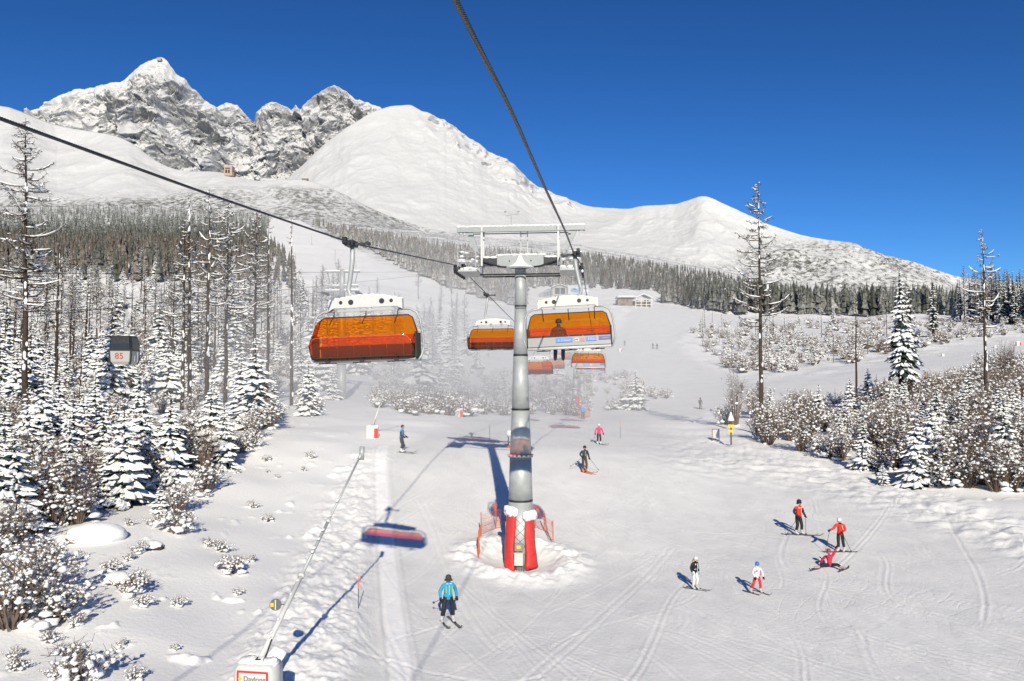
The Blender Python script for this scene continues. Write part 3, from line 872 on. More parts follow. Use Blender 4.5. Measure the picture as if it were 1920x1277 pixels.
for yy, lab in ((118, "second lift tower up the line beyond the piste, red padded foot"), (152, "third slimmer lift tower standing just behind the second one")):
    x = (rope_x(1, yy) + rope_x(-1, yy)) / 2
    b = float(zfull(x, yy))
    tt, a_, r_ = build_tower("lift_tower", lab, (x, yy), b, rope_z(1, yy), 0.85)
    if yy == 118:
        tower2 = tt
        mb = MB(); mb.box((.35, -.62, 1.9), (.5, .12, 1.5)); mb.build("crash_pad", REDPAD, tt)

# ---- chairs
def bubble_material():
    m = bpy.data.materials.new("orange_bubble"); m.use_nodes = True; nt = m.node_tree; nt.nodes.clear()
    o = nt.nodes.new("ShaderNodeOutputMaterial")
    tr = nt.nodes.new("ShaderNodeBsdfTransparent"); tr.inputs[0].default_value = (1.0, 0.33, 0.012, 1)
    df = nt.nodes.new("ShaderNodeBsdfTranslucent"); df.inputs[0].default_value = (0.9, 0.20, 0.01, 1)
    d2 = nt.nodes.new("ShaderNodeBsdfDiffuse"); d2.inputs[0].default_value = (0.85, 0.11, 0.006, 1)
    gl = nt.nodes.new("ShaderNodeBsdfGlossy"); gl.inputs["Roughness"].default_value = 0.08
    a = nt.nodes.new("ShaderNodeMixShader"); a.inputs[0].default_value = 0.5
    b = nt.nodes.new("ShaderNodeMixShader"); b.inputs[0].default_value = 0.20
    c = nt.nodes.new("ShaderNodeMixShader")
    L = nt.links.new
    L(df.outputs[0], a.inputs[1]); L(d2.outputs[0], a.inputs[2])
    L(tr.outputs[0], b.inputs[1]); L(a.outputs[0], b.inputs[2])
    c.inputs[0].default_value = 0.05; L(b.outputs[0], c.inputs[1]); L(gl.outputs[0], c.inputs[2])
    L(c.outputs[0], o.inputs[0])
    return m
BUBBLE = bubble_material()
def text_mesh(name, body, size, m, parent, loc, rot, extrude=0.003):
    cu = bpy.data.curves.new(name, 'FONT'); cu.body = body; cu.size = size; cu.extrude = extrude; cu.align_x = 'CENTER'; cu.align_y = 'CENTER'
    tmp = bpy.data.objects.new(name, cu); col.objects.link(tmp)
    dg = bpy.context.evaluated_depsgraph_get(); dg.update()
    me = bpy.data.meshes.new_from_object(tmp.evaluated_get(dg)); me.name = name
    bpy.data.objects.remove(tmp); me.materials.clear(); me.materials.append(m)
    o = link(name, me, parent); o.location = loc; o.rotation_euler = rot
    return o
def build_chair(label, side, first=True):
    """origin at the grip on the rope; +Y is the way the chair faces (uphill on side +1)"""
    t = thing("chairlift_chair", label, "lift chair", group="orange bubble chairs on the lift")
    hx = -side * 0.0
    # grip and hanger, bowed to one side, then hooked back to the middle of the beam
    mb = MB(); mb.box((0.07, 0, .02), (.26, .5, .16)); mb.tube([(.0, -.28, 0), (.0, .28, 0)], .06, 8)
    for q in (-.3, .3): mb.tube([(.1, q, .07), (.22, q, .07)], .11, 10)
    mb.box((-.22, 0, .0), (.42, .07, .07)); mb.tube([(-.44, -.09, 0), (-.44, .09, 0)], .06, 8)
    mb.build("grip", DARKSTEEL, t)
    hs = 1
    mb = MB()
    pts = [(.02 * hs, 0, 0), (.05 * hs, 0, -.5), (.14 * hs, -.02, -1.05), (.20 * hs, -.03, -1.3), (.15 * hs, -.02, -1.47), (-.10 * hs, 0, -1.58), (-.32 * hs, 0, -1.64)]
    off = -.32
    mb.tube(pts, [.075, .075, .07, .07, .065, .06, .06], 10)
    mb.build("hanger", GALV, t, True)
    if side > 0:
        mb = MB(); mb.blob((.27, 0, -.62), (.05, .05, .06), 1); mb.blob((.20, 0, -1.28), (.10, .09, .10), 2); mb.blob((.06, 0, -.06), (.05, .06, .04), 3); mb.build("snow", SNOWCAP, t, True, kind="stuff")
    ox = off                                                     # middle of the chair
    # white beam with windows
    mb = MB(); n = 16
    top = [1.10 - 2.20 * i / n for i in range(n + 1)]
    def zt_(x): return -1.50 - .17 * (abs(x) / 1.1) ** 2
    for f in (-.09, .09):
        b = len(mb.v)
        for x in top: mb.v += [(ox + x, f, zt_(x)), (ox + x, f, -1.86 if abs(x) < .98 else -1.95)]
        for i in range(n):
            q = (b + 2 * i, b + 2 * i + 1, b + 2 * i + 3, b + 2 * i + 2)
            mb.f.append(q if f < 0 else q[::-1]); mb.m.append(0)
    N = 2 * (n + 1)
    for i in range(n):
        mb.f.append((2 * i, 2 * i + 2, N + 2 * i + 2, N + 2 * i)); mb.m.append(0)
        mb.f.append((2 * i + 1, N + 2 * i + 1, N + 2 * i + 3, 2 * i + 3)); mb.m.append(0)
    mb.f.append((0, N, N + 1, 1)); mb.f.append((2 * n, 2 * n + 1, N + 2 * n + 1, N + 2 * n)); mb.m += [0, 0]
    beam = mb.build("beam", CREAM if side > 0 else WHITEP, t)
    for x in (-.78, -.5, .42, .72):
        for f in (-1, 1):
            m2 = MB(); m2.tube([(ox + x, f * .0905, -1.70), (ox + x, f * .0945, -1.70)], .055 if abs(x) > .6 else .08, 12); m2.build("beam_opening", DARKSTEEL, beam)
    m2 = MB()
    for q in range(13):
        x = -1.0 + q / 6
        m2.blob((ox + x, 0, zt_(x)), (.13, .10, .035), q, n=8, m=4)
    m2.build("snow", SNOWCAP, beam, True, kind="stuff")
    m2 = MB(); m2.box((ox, 0, -1.94), (1.72, .06, .06)); m2.build("spring_bar", GALV, t)
    # tubular side frames
    for s in (-1, 1):
        mb = MB()
        mb.tube([(ox + s * .95, -.05, -1.93), (ox + s * 1.30, -.05, -1.95), (ox + s * 1.48, -.05, -2.05), (ox + s * 1.58, -.05, -2.25), (ox + s * 1.64, -.08, -2.7), (ox + s * 1.66, -.12, -3.05), (ox + s * 1.58, -.1, -3.32), (ox + s * 1.5, .0, -3.42)], .035, 8)
        mb.build("side_frame", GALV, t, True)
        mb = MB(); mb.box((ox + s * 1.52, .05, -3.0), (.05, .55, .7)); mb.build("side_panel", SEATD, t)
        mb = MB(); mb.tube([(ox + s * 1.45, -.2, -3.0), (ox + s * 1.45, .45, -2.98)], .03, 6); mb.build("armrest", SEATD, t)
    # bubble: profile swept across, rounded corners, closed at the sides
    prof = [(.0, -2.12), (.12, -2.13), (.26, -2.18), (.40, -2.27), (.58, -2.44), (.70, -2.66), (.74, -2.74), (.70, -2.95), (.62, -3.15), (.50, -3.30)]
    m_, n_ = len(prof), 25
    mb = MB()
    for i in range(n_):
        x = -1.5 + 3.0 * i / (n_ - 1)
        e = max(0, (abs(x) - 1.22) / .28); q = 1 - (1 - math.sqrt(max(0, 1 - e * e))) * .42
        for (y, z) in prof:
            mb.v.append((ox + x, -.05 + (y + .05) * (1 - .12 * e * e), -3.3 + (z + 3.3) * q if z > -2.75 else z))
    for i in range(n_ - 1):
        for j in range(m_ - 1):
            a = i * m_ + j
            mb.f.append((a, a + 1, a + m_ + 1, a + m_)); mb.m.append(0)
    for i in (0, n_ - 1):
        b = len(mb.v); mb.v.append((ox + (-1.5 if i == 0 else 1.5), .05, -2.8))
        for j in range(m_ - 1): mb.f.append((b, i * m_ + j, i * m_ + j + 1) if i == 0 else (b, i * m_ + j + 1, i * m_ + j)); mb.m.append(0)
    verts = list(mb.v)
    bub = mb.build("bubble", BUBBLE, t, True)
    e = MB()
    e.tube([verts[i * m_] for i in range(n_)], .018, 6); e.tube([verts[i * m_ + m_ - 1] for i in range(n_)], .026, 6)
    for i in (0, n_ - 1): e.tube([verts[i * m_ + j] for j in range(m_)], .018, 6)
    e.build("edge_seal", SEATD, bub, True)
    e = MB(); e.tube([verts[i * m_ + 6] for i in range(n_)], .010, 5); e.build("crease_bar", ORANGE, bub, True)
    for x in (-.95, 0, .95):
        e = MB(); e.tube([(ox + x, .0, -1.95), (ox + x, .05, -2.12), (ox + x, .25, -2.22), (ox + x, .42, -2.36)], .016, 6); e.build("bubble_arm", DARKSTEEL, t)
    # orange screen above the backs of the seats
    e = MB(); n2 = 12
    for i in range(n2 + 1):
        x = ox - 1.47 + 2.94 * i / n2
        e.v += [(x, -.33, -2.98), (x, -.36, -2.82), (x, -.36, -2.66)]
    for i in range(n2):
        for j in range(2): e.f.append((3 * i + j, 3 * i + 3 + j, 3 * i + 4 + j, 3 * i + 1 + j)); e.m.append(0)
    e.build("rear_screen", BUBBLE, t, True)
    # seats
    for i in range(6):
        x = -1.25 + .5 * i
        mb = MB(); mb.box((x + ox, -.32, -3.13), (.46, .09, .38), Matrix.Rotation(math.radians(-8), 3, 'X')); mb.build("backrest", SEATD, t)
        mb = MB(); mb.box((x + ox, .02, -3.33), (.46, .52, .08)); mb.build("seat", SEATD, t)
    mb = MB(); mb.box((ox, -.385, -3.17), (2.98, .03, .33), Matrix.Rotation(math.radians(-8), 3, 'X')); bk = mb.build("back_panel", GREYP, t)
    mb = MB(); mb.tube([(ox - 1.5, -.40, -3.40), (ox + 1.5, -.40, -3.40)], .05, 8); mb.build("rear_tube", WHITEP, t, True)
    mb = MB(); mb.tube([(ox - 1.5, .30, -3.40), (ox + 1.5, .30, -3.40)], .035, 8); mb.build("front_tube", GALV, t, True)
    if side > 0:
        for (x, w, h, mm, z) in ((-.17, .60, .17, BLUEP, -3.12), (.80, .36, .15, BLUEP, -3.12), (1.28, .42, .13, NAVY, -3.10), (.28, .15, .12, WHITEP, -3.13), (.49, .17, .12, GREYP, -3.13)):
            m2 = MB(); m2.box((ox + x, -.415, z), (w, .012, h), Matrix.Rotation(math.radians(-8), 3, 'X')); m2.build("banner", mm, bk)
        RX = (math.radians(90 + 8), 0, 0)
        text_mesh("lettering", "a \u010d\u00edtajte", .135, WHITEP, bk, (ox - .17, -.428, -3.12), RX)
        text_mesh("lettering", "Fiha", .15, WHITEP, bk, (ox + .80, -.428, -3.12), RX)
        text_mesh("lettering", "commerc", .06, WHITEP, bk, (ox + 1.30, -.428, -3.105), RX)
        m2 = MB()
        for q, dx in enumerate((-.05, -.01, .04)): m2.tube([(ox + .26 + dx, -.428, -3.15 + .03 * (q % 2)), (ox + .31 + dx * .6, -.428, -3.10 - .02 * (q % 2))], .014, 5)
        split(m2, "red_mark", REDP, bk)
        m2 = MB()
        for q in range(3): m2.box((ox + .49, -.425, -3.17 + q * .035), (.13, .006, .012))
        split(m2, "red_mark", ORANGE, bk)
    # footrests
    for x in (-1.0, 0, 1.0):
        mb = MB(); mb.box((ox + x, .52, -3.46), (.52, .05, .035)); mb.box((ox + x, .52, -3.42), (.12, .06, .06)); mb.tube([(ox + x, .52, -3.44), (ox + x, .50, -3.0)], .016, 5); mb.build("footrest", DARKSTEEL, t)
    note_kids(t)
    return t
up0 = build_chair("orange bubble chair with advertising strip seen from behind beside the tower", 1)
dn0 = build_chair("empty orange bubble chair with footrests hanging from the cable before the tower", -1)
def place_chair(o, side, y, roll=0.0):
    o.location = (rope_x(side, y), y, rope_zs(side, y) - .03)
    o.rotation_euler = (0, roll, LANG + (0 if side > 0 else math.pi))
place_chair(up0, 1, 29.0, math.radians(-2.6))
# the downhill chair faces the camera: its local x is mirrored, so its hook bows the same way
place_chair(dn0, -1, 23.1, math.radians(2.0))
for y, lab in ((73, "orange bubble chair with grey advertising back above the far tower, larger of two"), (88, "small orange bubble chair right above the second tower's pole")):
    c = dup(up0, (0, 0, 0), label=lab); place_chair(c, 1, y, 0.01)
for y, lab in ((50, "orange bubble chair half hidden behind the grey tower pole"), (85, "orange bubble chair just past the tower pole, beneath the chair with passengers"),
               (110, "distant orange bubble chair, second in the row past the tower pole"), (140, "farthest orange bubble chair, overlapping the blue trousered legs")):
    c = dup(dn0, (0, 0, 0), label=lab); place_chair(c, -1, y, 0.01)

# ================================================================== VEGETATION
def frond(N_, S_, base, az, L, droop, w, rr, snow=1.0):
    """one spruce bough: a drooping needle sheet (into N_) with snow lying on it (into S_)"""
    d = Vector((math.cos(az), math.sin(az), 0)); n = Vector((-d.y, d.x, 0)); K = 4
    cen, wid = [], []
    for i in range(K + 1):
        t = i / K
        z = -droop * L * (t ** 1.5) + 0.10 * L * max(0, t - .7) / .3
        cen.append(base + d * (L * t) + Vector((0, 0, z)) + Vector((rr.uniform(-1, 1), rr.uniform(-1, 1), rr.uniform(-1, 1))) * L * .025)
        wid.append(w * L * (math.sin(math.pi * min(1, .12 + .88 * t ** .8)) ** .8 + .05) * rr.uniform(.65, 1.25))
    b = len(N_.v)
    for c, q in zip(cen, wid):
        s = rr.uniform(.4, .8)
        N_.v += [tuple(c + n * q - Vector((0, 0, q * s))), tuple(c), tuple(c - n * q - Vector((0, 0, q * s)))]
    for i in range(K):
        a = b + 3 * i
        N_.f += [(a, a + 3, a + 4, a + 1), (a + 1, a + 4, a + 5, a + 2)]; N_.m += [0, 0]
    if rr.random() < snow:
        t0 = rr.choice([0, 0, 1]); b = len(S_.v); k = 0
        hh = rr.uniform(.08, .17) * L ** .6
        for i in range(t0, K + 1):
            c, q = cen[i], wid[i] * rr.uniform(.7, 1.1)
            e = 0.35 if i in (t0, K) else 1.0
            S_.v += [tuple(c + n * q - Vector((0, 0, q * .42 - .012))), tuple(c + n * q * .55 + Vector((0, 0, hh * e * .75 - q * .12))), tuple(c + Vector((0, 0, hh * e * rr.uniform(.8, 1.2)))),
                     tuple(c - n * q * .55 + Vector((0, 0, hh * e * .75 - q * .12))), tuple(c - n * q - Vector((0, 0, q * .42 - .012)))]
            k += 1
        for i in range(k - 1):
            a = b + 5 * i
            for j in range(4): S_.f.append((a + j, a + 5 + j, a + 6 + j, a + 1 + j)); S_.m.append(0)
        a = b + 5 * (k - 1); S_.f.append((a, a + 1, a + 2, a + 3, a + 4)); S_.m.append(0)
def make_spruce(H, R, clear, seed, snow=.85, whorl=.42, dens=7, droop=.42):
    """returns meshes trunk, crown, snow"""
    rr = random.Random(seed); T, N_, S_ = MB(), MB(), MB()
    T.tube([(0, 0, -.4), (rr.uniform(-.02, .02) * H, 0, H * .5), (0, rr.uniform(-.02, .02) * H, H * .97)], [.022 * H + .02, .014 * H, .01], 7)
    z = clear
    while z < H * .985:
        f = (z - clear) / (H - clear)
        Rr = R * (1 - f) ** .85 * rr.uniform(.75, 1.15) + .10
        if f < .10: Rr *= .75 + 2.5 * f
        nb = max(4, int(dens * (1 - .35 * f)))
        a0 = rr.uniform(0, 6.28)
        for k in range(nb):
            a = a0 + 2 * math.pi * k / nb + rr.uniform(-.3, .3)
            L = Rr * rr.uniform(.65, 1.15)
            if rr.random() < .06: continue
            base = Vector((0, 0, z + rr.uniform(-.12, .12)))
            frond(N_, S_, base, a, L, droop * (1.1 - .7 * f) + .05, .24, rr, snow)
            if L > .5:
                d = Vector((math.cos(a), math.sin(a), 0))
                for s in (-1, 1):
                    mid = base + d * (L * rr.uniform(.30, .5)) + Vector((0, 0, -droop * L * .22))
                    frond(N_, S_, mid, a + s * rr.uniform(.45, .85), L * rr.uniform(.42, .62), droop + .12, .26, rr, snow * .9)
        z += whorl * (1 - .35 * f) * rr.uniform(.8, 1.2)
    frond(N_, S_, Vector((0, 0, H * .96)), 0, .2, -.9, .3, rr, 1)
    return T.mesh("trunk", BARKD, True), N_.mesh("crown", NEEDLE), S_.mesh("snow", SNOWCAP, True)
def make_larch(H, R, clear, seed, nb=46, snow=.75, twig=9, lean=.02, one_side=0.0, dark=False):
    rr = random.Random(seed); T, N_, S_ = MB(), MB(), MB()
    lx = rr.uniform(-lean, lean) * H; n = 9
    tr = []
    for i in range(n + 1):
        t = i / n
        tr.append(Vector((lx * t + rr.uniform(-.05, .05) * (t > 0), rr.uniform(-.05, .05) * (t > 0), -.5 + (H + .5) * t)))
    r0 = .0085 * H + .03
    T.tube(tr, [r0 * (1 - i / n) ** .8 + .012 for i in range(n + 1)], 7)
    def tp(z):
        t = min(.9999, max(0, (z + .5) / (H + .5))) * n; i = int(t); return tr[i].lerp(tr[i + 1], t - i)
    # snow plastered on the windward side of the trunk
    for q in range(int(H * 2.2)):
        z = rr.uniform(.03, .97) * H
        if rr.random() < .55: continue
        p = tp(z); r = r0 * (1 - z / H) ** .8 + .02
        a = rr.uniform(-2.4, -.7)
        S_.blob(p + Vector((math.cos(a) * r * .8, math.sin(a) * r * .8, 0)), (r * .5 + .02, r * .4 + .02, rr.uniform(.10, .35)), q, n=5, m=3)
    for k in range(nb):
        f = (k + rr.random()) / nb
        z = clear + (H - clear) * f * .985
        L = R * ((1 - f) ** .65) * rr.uniform(.45, 1.15) * (0.6 + .4 * min(1, f * 6)) + .12
        a = rr.uniform(0, 6.28)
        if one_side and rr.random() < one_side: a = rr.gauss(math.pi, .5)
        d = Vector((math.cos(a), math.sin(a), 0)); nn = Vector((-d.y, d.x, 0)); p = tp(z); pts = []
        sag = rr.uniform(-.05, .20); lift = rr.uniform(.15, .55)
        for i in range(6):
            t = i / 5
            pts.append(p + d * (L * t) + nn * (L * .12 * math.sin(t * 3 + k)) + Vector((0, 0, L * (-sag * t + lift * t ** 3))))
        br = .016 * L + .016
        N_.tube(pts, [br * (1 - .75 * i / 5) for i in range(6)], 3, cap=False)
        if rr.random() < snow:
            i0 = rr.choice([0, 1, 1, 2]); i1 = rr.choice([4, 5, 5])
            sp = [q + Vector((0, 0, br * .9 + .015)) for q in pts[i0:i1 + 1]]
            hw = [rr.uniform(.06, .14) * (.7 + .3 * L / 3) * (1 if 0 < i < len(sp) - 1 else .3) for i in range(len(sp))]
            b = len(S_.v)
            for q, w in zip(sp, hw):
                S_.v += [tuple(q + nn * w), tuple(q + Vector((0, 0, w * .9))), tuple(q - nn * w), tuple(q - Vector((0, 0, w * .3)))]
            for i in range(len(sp) - 1):
                e = b + 4 * i
                for j in range(4): S_.f.append((e + j, e + 4 + j, e + 4 + (j + 1) % 4, e + (j + 1) % 4)); S_.m.append(0)
        for q in range(int(twig * min(1, L / 1.2) + 1)):
            t = rr.uniform(.15, 1.0) * 4.99; i = int(t); c = pts[i].lerp(pts[i + 1], t - i)
            e = c + (d * rr.uniform(-.1, .5) + nn * rr.uniform(-.8, .8) + Vector((0, 0, rr.uniform(-.55, .45)))) * rr.uniform(.3, .75) * (.5 + .25 * L)
            m_ = c.lerp(e, .55) + Vector((0, 0, rr.uniform(-.06, .06)))
            N_.tube([c, m_, e], [.020, .015, .009], 3, cap=False)
            if rr.random() < snow * .45: S_.blob(c.lerp(e, .5) + Vector((0, 0, .03)), (.10, .10, .045), q, n=4, m=3, jit=.4)
            for g in range(3):
                g0 = c.lerp(e, rr.uniform(.3, .9)); N_.tube([g0, g0 + Vector((rr.uniform(-.2, .2), rr.uniform(-.2, .2), rr.uniform(-.22, .12)))], [.011, .007], 3, cap=False)
    return T.mesh("trunk", BARK if not dark else BARKD, True), N_.mesh("crown", TWIGL), S_.mesh("snow", SNOWCAP)
def make_shrub(H, R, seed, stems=26, snow=1.0, upright=.5):
    rr = random.Random(seed); N_, S_ = MB(), MB()
    for k in range(stems):
        a = rr.uniform(0, 6.28); sp = rr.random() ** .6
        tip = Vector((math.cos(a) * R * sp, math.sin(a) * R * sp, H * rr.uniform(.55, 1.0) * (1 - .35 * sp)))
        b = Vector((math.cos(a) * R * .18 * rr.random(), math.sin(a) * R * .18 * rr.random(), -.15))
        mid = b.lerp(tip, .5) + Vector((rr.uniform(-.1, .1), rr.uniform(-.1, .1), H * .10))
        N_.tube([b, mid, tip], [.022 * H ** .5, .016, .008], 3, cap=False)
        for q in range(7):
            t = rr.uniform(.25, .95); c = b.lerp(mid, t * 2) if t < .5 else mid.lerp(tip, t * 2 - 1)
            e = c + Vector((rr.gauss(0, .6), rr.gauss(0, .6), rr.uniform(.1, .9))) * (.26 * H ** .5)
            N_.tube([c, e], [.012, .006], 3, cap=False)
            if rr.random() < .62 * snow:
                w = rr.uniform(.025, .062)
                S_.blob(c.lerp(e, rr.uniform(.4, 1)), (w * 1.5, w * 1.3, w * .9), q + 7 * k, n=5, m=3, jit=.45)
            for g in range(2):
                g0 = c.lerp(e, rr.uniform(.3, 1)); N_.tube([g0, g0 + Vector((rr.gauss(0, .12), rr.gauss(0, .12), rr.uniform(0, .22)))], [.008, .004], 3, cap=False)
        if rr.random() < .7 * snow:
            w = rr.uniform(.04, .095) * (.6 + .3 * H ** .5)
            S_.blob(b.lerp(tip, rr.uniform(.55, 1)), (w * 1.6, w * 1.2, w), k, n=6, m=4, jit=.45)
    for k in range(int(4 * snow)):
        a = rr.uniform(0, 6.28); q = rr.random() * R * .8; w = rr.uniform(.08, .18) * (.5 + .4 * H ** .5)
        S_.blob((math.cos(a) * q, math.sin(a) * q, w * .3 + rr.uniform(0, .15) * H), (w * 1.6, w * 1.4, w * .7), k + 99, n=8, m=5, jit=.3)
    return N_.mesh("twigs", TWIG), S_.mesh("snow", SNOWCAP, True)

SPR = [make_spruce(6.0, 1.75, .15, 11, .95, .42, 8), make_spruce(5.2, 1.7, .1, 12, .9, .40, 8), make_spruce(7.0, 1.9, .3, 13, .85, .46, 8), make_spruce(4.2, 1.5, .05, 14, .97, .36, 8)]
TALL = [make_spruce(17.0, 2.3, 4.5, 21, .8, .62, 8, .55), make_spruce(14.0, 1.6, 5.0, 22, .75, .60, 7, .6), make_spruce(18.0, 2.0, 3.0, 23, .45, .60, 7, .45)]
LAR = [make_larch(22, 3.5, 8.0, 31, 92, .8, 8), make_larch(20, 3.5, 8.0, 32, 84, .9, 8), make_larch(23, 3.3, 9.5, 33, 66, .85, 10, .004, .35), make_larch(20, 3.1, 9.0, 34, 40, .95, 4, .01), make_larch(18, 2.5, 6, 35, 66, .55, 12)]
POLE = [make_larch(17, 1.0, 9.5, 41, 14, .5, 5, .03), make_larch(14, 1.1, 6.5, 42, 16, .5, 6, .05), make_larch(19, 1.4, 10, 43, 20, .6, 7, .02, dark=True)]
SHR = [make_shrub(2.6, 1.4, 51, 36, 1.2), make_shrub(1.9, 1.3, 52, 32, 1.6), make_shrub(3.2, 1.5, 53, 40, .85), make_shrub(1.1, .8, 54, 16, 1.3)]
BIRCH = [make_shrub(5.5, 1.5, 61, 30, .35), make_shrub(7.5, 1.7, 62, 34, .3)]
_vc = {}
MARKS = [(52, 620, 66, "the tall tiered larch"), (388, 600, 86, "the dark thick-trunked larch"), (104, 620, 78, "the black bare trunk"), (230, 860, 42, "the broad white spruce"), (478, 730, 56, "the big rounded spruce"), (235, 660, 68, "the gondola cabin"), (640, 700, 115, "the gondola tower"),
         (683, 640, 23, "the empty orange chair"), (547, 560, 92, "the lone thin trunk"), (925, 655, 60, "the half-hidden chair"), (978, 700, 40, "the near lift tower"), (1090, 740, 118, "the second lift tower"), (1192, 735, 122, "the lone round spruce"), (1371, 815, 72, "the trail signpost"), (1428, 640, 72, "the very tall larch"),
         (1692, 650, 98, "the tall dark spruce"), (1850, 640, 88, "the pale snag"), (1718, 850, 55, "the pointed white spruce"), (1885, 830, 57, "the dark-gapped spruce"), (500, 1180, 22, "the near snow lance"), (172, 1000, 36, "the long snow boulder"), (698, 810, 60, "the red-covered lance"), (1606, 650, 104, "the thin larch pole"),
         (1478, 780, 75, "the white-hooded spruce"), (1750, 560, 235, "the narrow dark spruce"), (1376, 720, 78, "the grey sapling clump"), (128, 880, 39, "the spruce behind the sapling"), (318, 820, 47, "the snow-clodded spruce"), (430, 820, 49, "the brown sapling thicket"), (1628, 725, 110, "the small hooded spruce"), (857, 770, 80, "the red-panelled lance")]
def auto_label(noun, loc, s):
    """say which one it is by its size and the landmark next to it"""
    px, v = proj(loc[0], loc[1], loc[2] + 1.5); px, v = float(px), float(v)
    m = min(MARKS, key=lambda q: (abs(q[0] - px) + .55 * abs(q[1] - v)) * (1 + .4 * abs(math.log(loc[1] / q[2]))))
    r = loc[1] / m[2]; d = px - m[0]
    dep = "far behind" if r > 2.2 else "well behind" if r > 1.45 else "behind" if r > 1.1 else "just behind" if r > 1.03 else "beside" if r > .97 else "just before" if r > .88 else "before" if r > .7 else "well before"
    side = "" if abs(d) < 14 else ("just left" if d > -45 else "left" if d > -100 else "far left") if d < 0 else ("just right" if d < 45 else "right" if d < 100 else "far right")
    return "%s, %s%s %s" % (noun, dep, " and " + side + " of" if side else "", m[3])
def size_word(kind, s):
    a, b = {"shrub": (.95, 1.35), "spruce": (.8, 1.15), "pole": (.8, 1.0), "larch": (.7, .85), "tall": (.95, 1.06), "birch": (.72, .88)}[kind]
    return "small" if s < a else "large" if s > b else "mid-sized"
def tree(kind, idx, loc, s, label, group=None, rz=None, cat=None, sz=None):
    if loc is None: return None
    name, meshes, c = {"spruce": ("spruce_tree", SPR, "tree"), "tall": ("tall_spruce_tree", TALL, "tree"), "larch": ("larch_tree", LAR, "tree"), "pole": ("bare_trunk_tree", POLE, "tree"),
                       "shrub": ("snowy_shrub", SHR, "shrub"), "birch": ("bare_sapling", BIRCH, "shrub")}[kind]
    ms = meshes[idx % len(meshes)]
    if group: label = auto_label(size_word(kind, s) + " " + label, loc, s)
    t = thing(name, label, cat or c, loc, random.uniform(0, 6.28) if rz is None else rz, group)
    t.scale = (s, s, s if sz is None else sz)
    if len(ms) == 3:
        link("trunk", ms[0], t); cr = link("crown", ms[1], t); link("snow", ms[2], cr, kind="stuff")
    else:
        tw = link("twigs", ms[0], t, kind="stuff"); link("snow", ms[1], tw, kind="stuff")
    _vc[kind] = _vc.get(kind, 0) + 1
    return t
def scrub(label, pts, rr, smin, smax):
    """too many small bushes to tell apart: one object"""
    V, F, M = [], [], []; nv = 0
    for p, px, v in pts:
        bv, bf, bm = LOWS[rr.randrange(3)]
        s = rr.uniform(smin, smax); a = rr.uniform(0, 6.28)
        R = np.array([[math.cos(a), -math.sin(a), 0], [math.sin(a), math.cos(a), 0], [0, 0, 1]]) * s
        V.append(bv @ R.T + np.array(p)); F += [tuple(i + nv for i in f) for f in bf]; M += bm; nv += len(bv)
    me = bpy.data.meshes.new("scrub"); me.from_pydata(np.concatenate(V).tolist(), [], F)
    me.materials.append(TWIG); me.materials.append(SNOWCAP); me.polygons.foreach_set("material_index", M); me.update()
    link("scrub", me, kind="stuff", label=label)
def _low(seed, snow):
    rr = random.Random(seed); q = MB()
    for k in range(26):
        a = rr.uniform(0, 6.28); sp = rr.random() ** .6
        tip = Vector((math.cos(a) * 1.2 * sp, math.sin(a) * 1.2 * sp, 2.2 * rr.uniform(.5, 1) * (1 - .35 * sp))); b = Vector((tip.x * .15, tip.y * .15, -.1))
        q.tube([b, tip], [.03, .012], 3, 0, False)
        for g in range(4):
            c = b.lerp(tip, rr.uniform(.3, 1)); e = c + Vector((rr.gauss(0, .22), rr.gauss(0, .22), rr.uniform(.05, .35))); q.tube([c, e], [.016, .008], 3, 0, False)
            if rr.random() < snow: w = rr.uniform(.04, .11); q.blob(c.lerp(e, .6), (w * 1.5, w * 1.2, w * .8), k + g, 1, 5, 3, .45)
    for k in range(2): w = rr.uniform(.15, .34); q.blob((rr.gauss(0, .5), rr.gauss(0, .5), rr.uniform(.1, .6)), (w * 1.5, w * 1.3, w * .7), k, 1, 6, 4, .3)
    return np.array(q.v), q.f, q.m
LOWS = [_low(1, .5), _low(2, .3), _low(3, .65)]
def hero(kind, idx, px, vb, vtop, base_h, label, rz=None, d=None, wide=1.0):
    """a single tree: foot seen at (px, vb), top at vtop"""
    p = ground(px, vb) if d is None else at(px, vb, d)
    if d is not None: p.z = min(p.z, float(zfull(p.x, p.y)))
    h = z_of(vtop, p.y) - p.z
    return tree(kind, idx, p, h / base_h * wide, label, None, rz, None, h / base_h)
# --- single trees that stand out
hero("larch", 0, 47, 806, 222, 22, "tall bare larch with tiers of snowy boughs near the gondola cable's start", 0.3, wide=1.0)
hero("larch", 3, 388, 712, 352, 20, "dark thick-trunked larch flecked with snow, tallest of the clump by the gondola", 1.0, d=86)
hero("larch", 1, 423, 716, 378, 20, "larch with pale trunk and long upswept snowy boughs in the clump", 2.0, d=88)
hero("larch", 4, 342, 705, 408, 18, "slim larch with short snowy branches just past the gondola cabin", 0.4, d=84)
hero("pole", 2, 357, 700, 362, 19, "leaning thin bare trunk crossing the clump of larches", 0.4, d=84)
hero("larch", 4, 478, 668, 388, 18, "larch with dark trunk rising behind the big round snowy spruce", 3.1, d=92)
hero("pole", 2, 502, 672, 415, 19, "straight bare trunk between the larch clump and the chair", 1.7, d=92)
hero("pole", 0, 547, 690, 402, 17, "lone tall thin trunk closest to the empty orange chair", 0.2, d=92, wide=.9)
hero("pole", 2, 104, 742, 452, 19, "black bare trunk beside the tall tiered larch", 2.2, d=78)
hero("pole", 1, 150, 742, 608, 14, "short slanting dead trunk near the gondola cabin", 1.2, d=80)
hero("larch", 2, 1428, 816, 338, 23, "very tall bare larch with drooping snowy tiers rising into the sky", 0.0, wide=.95)
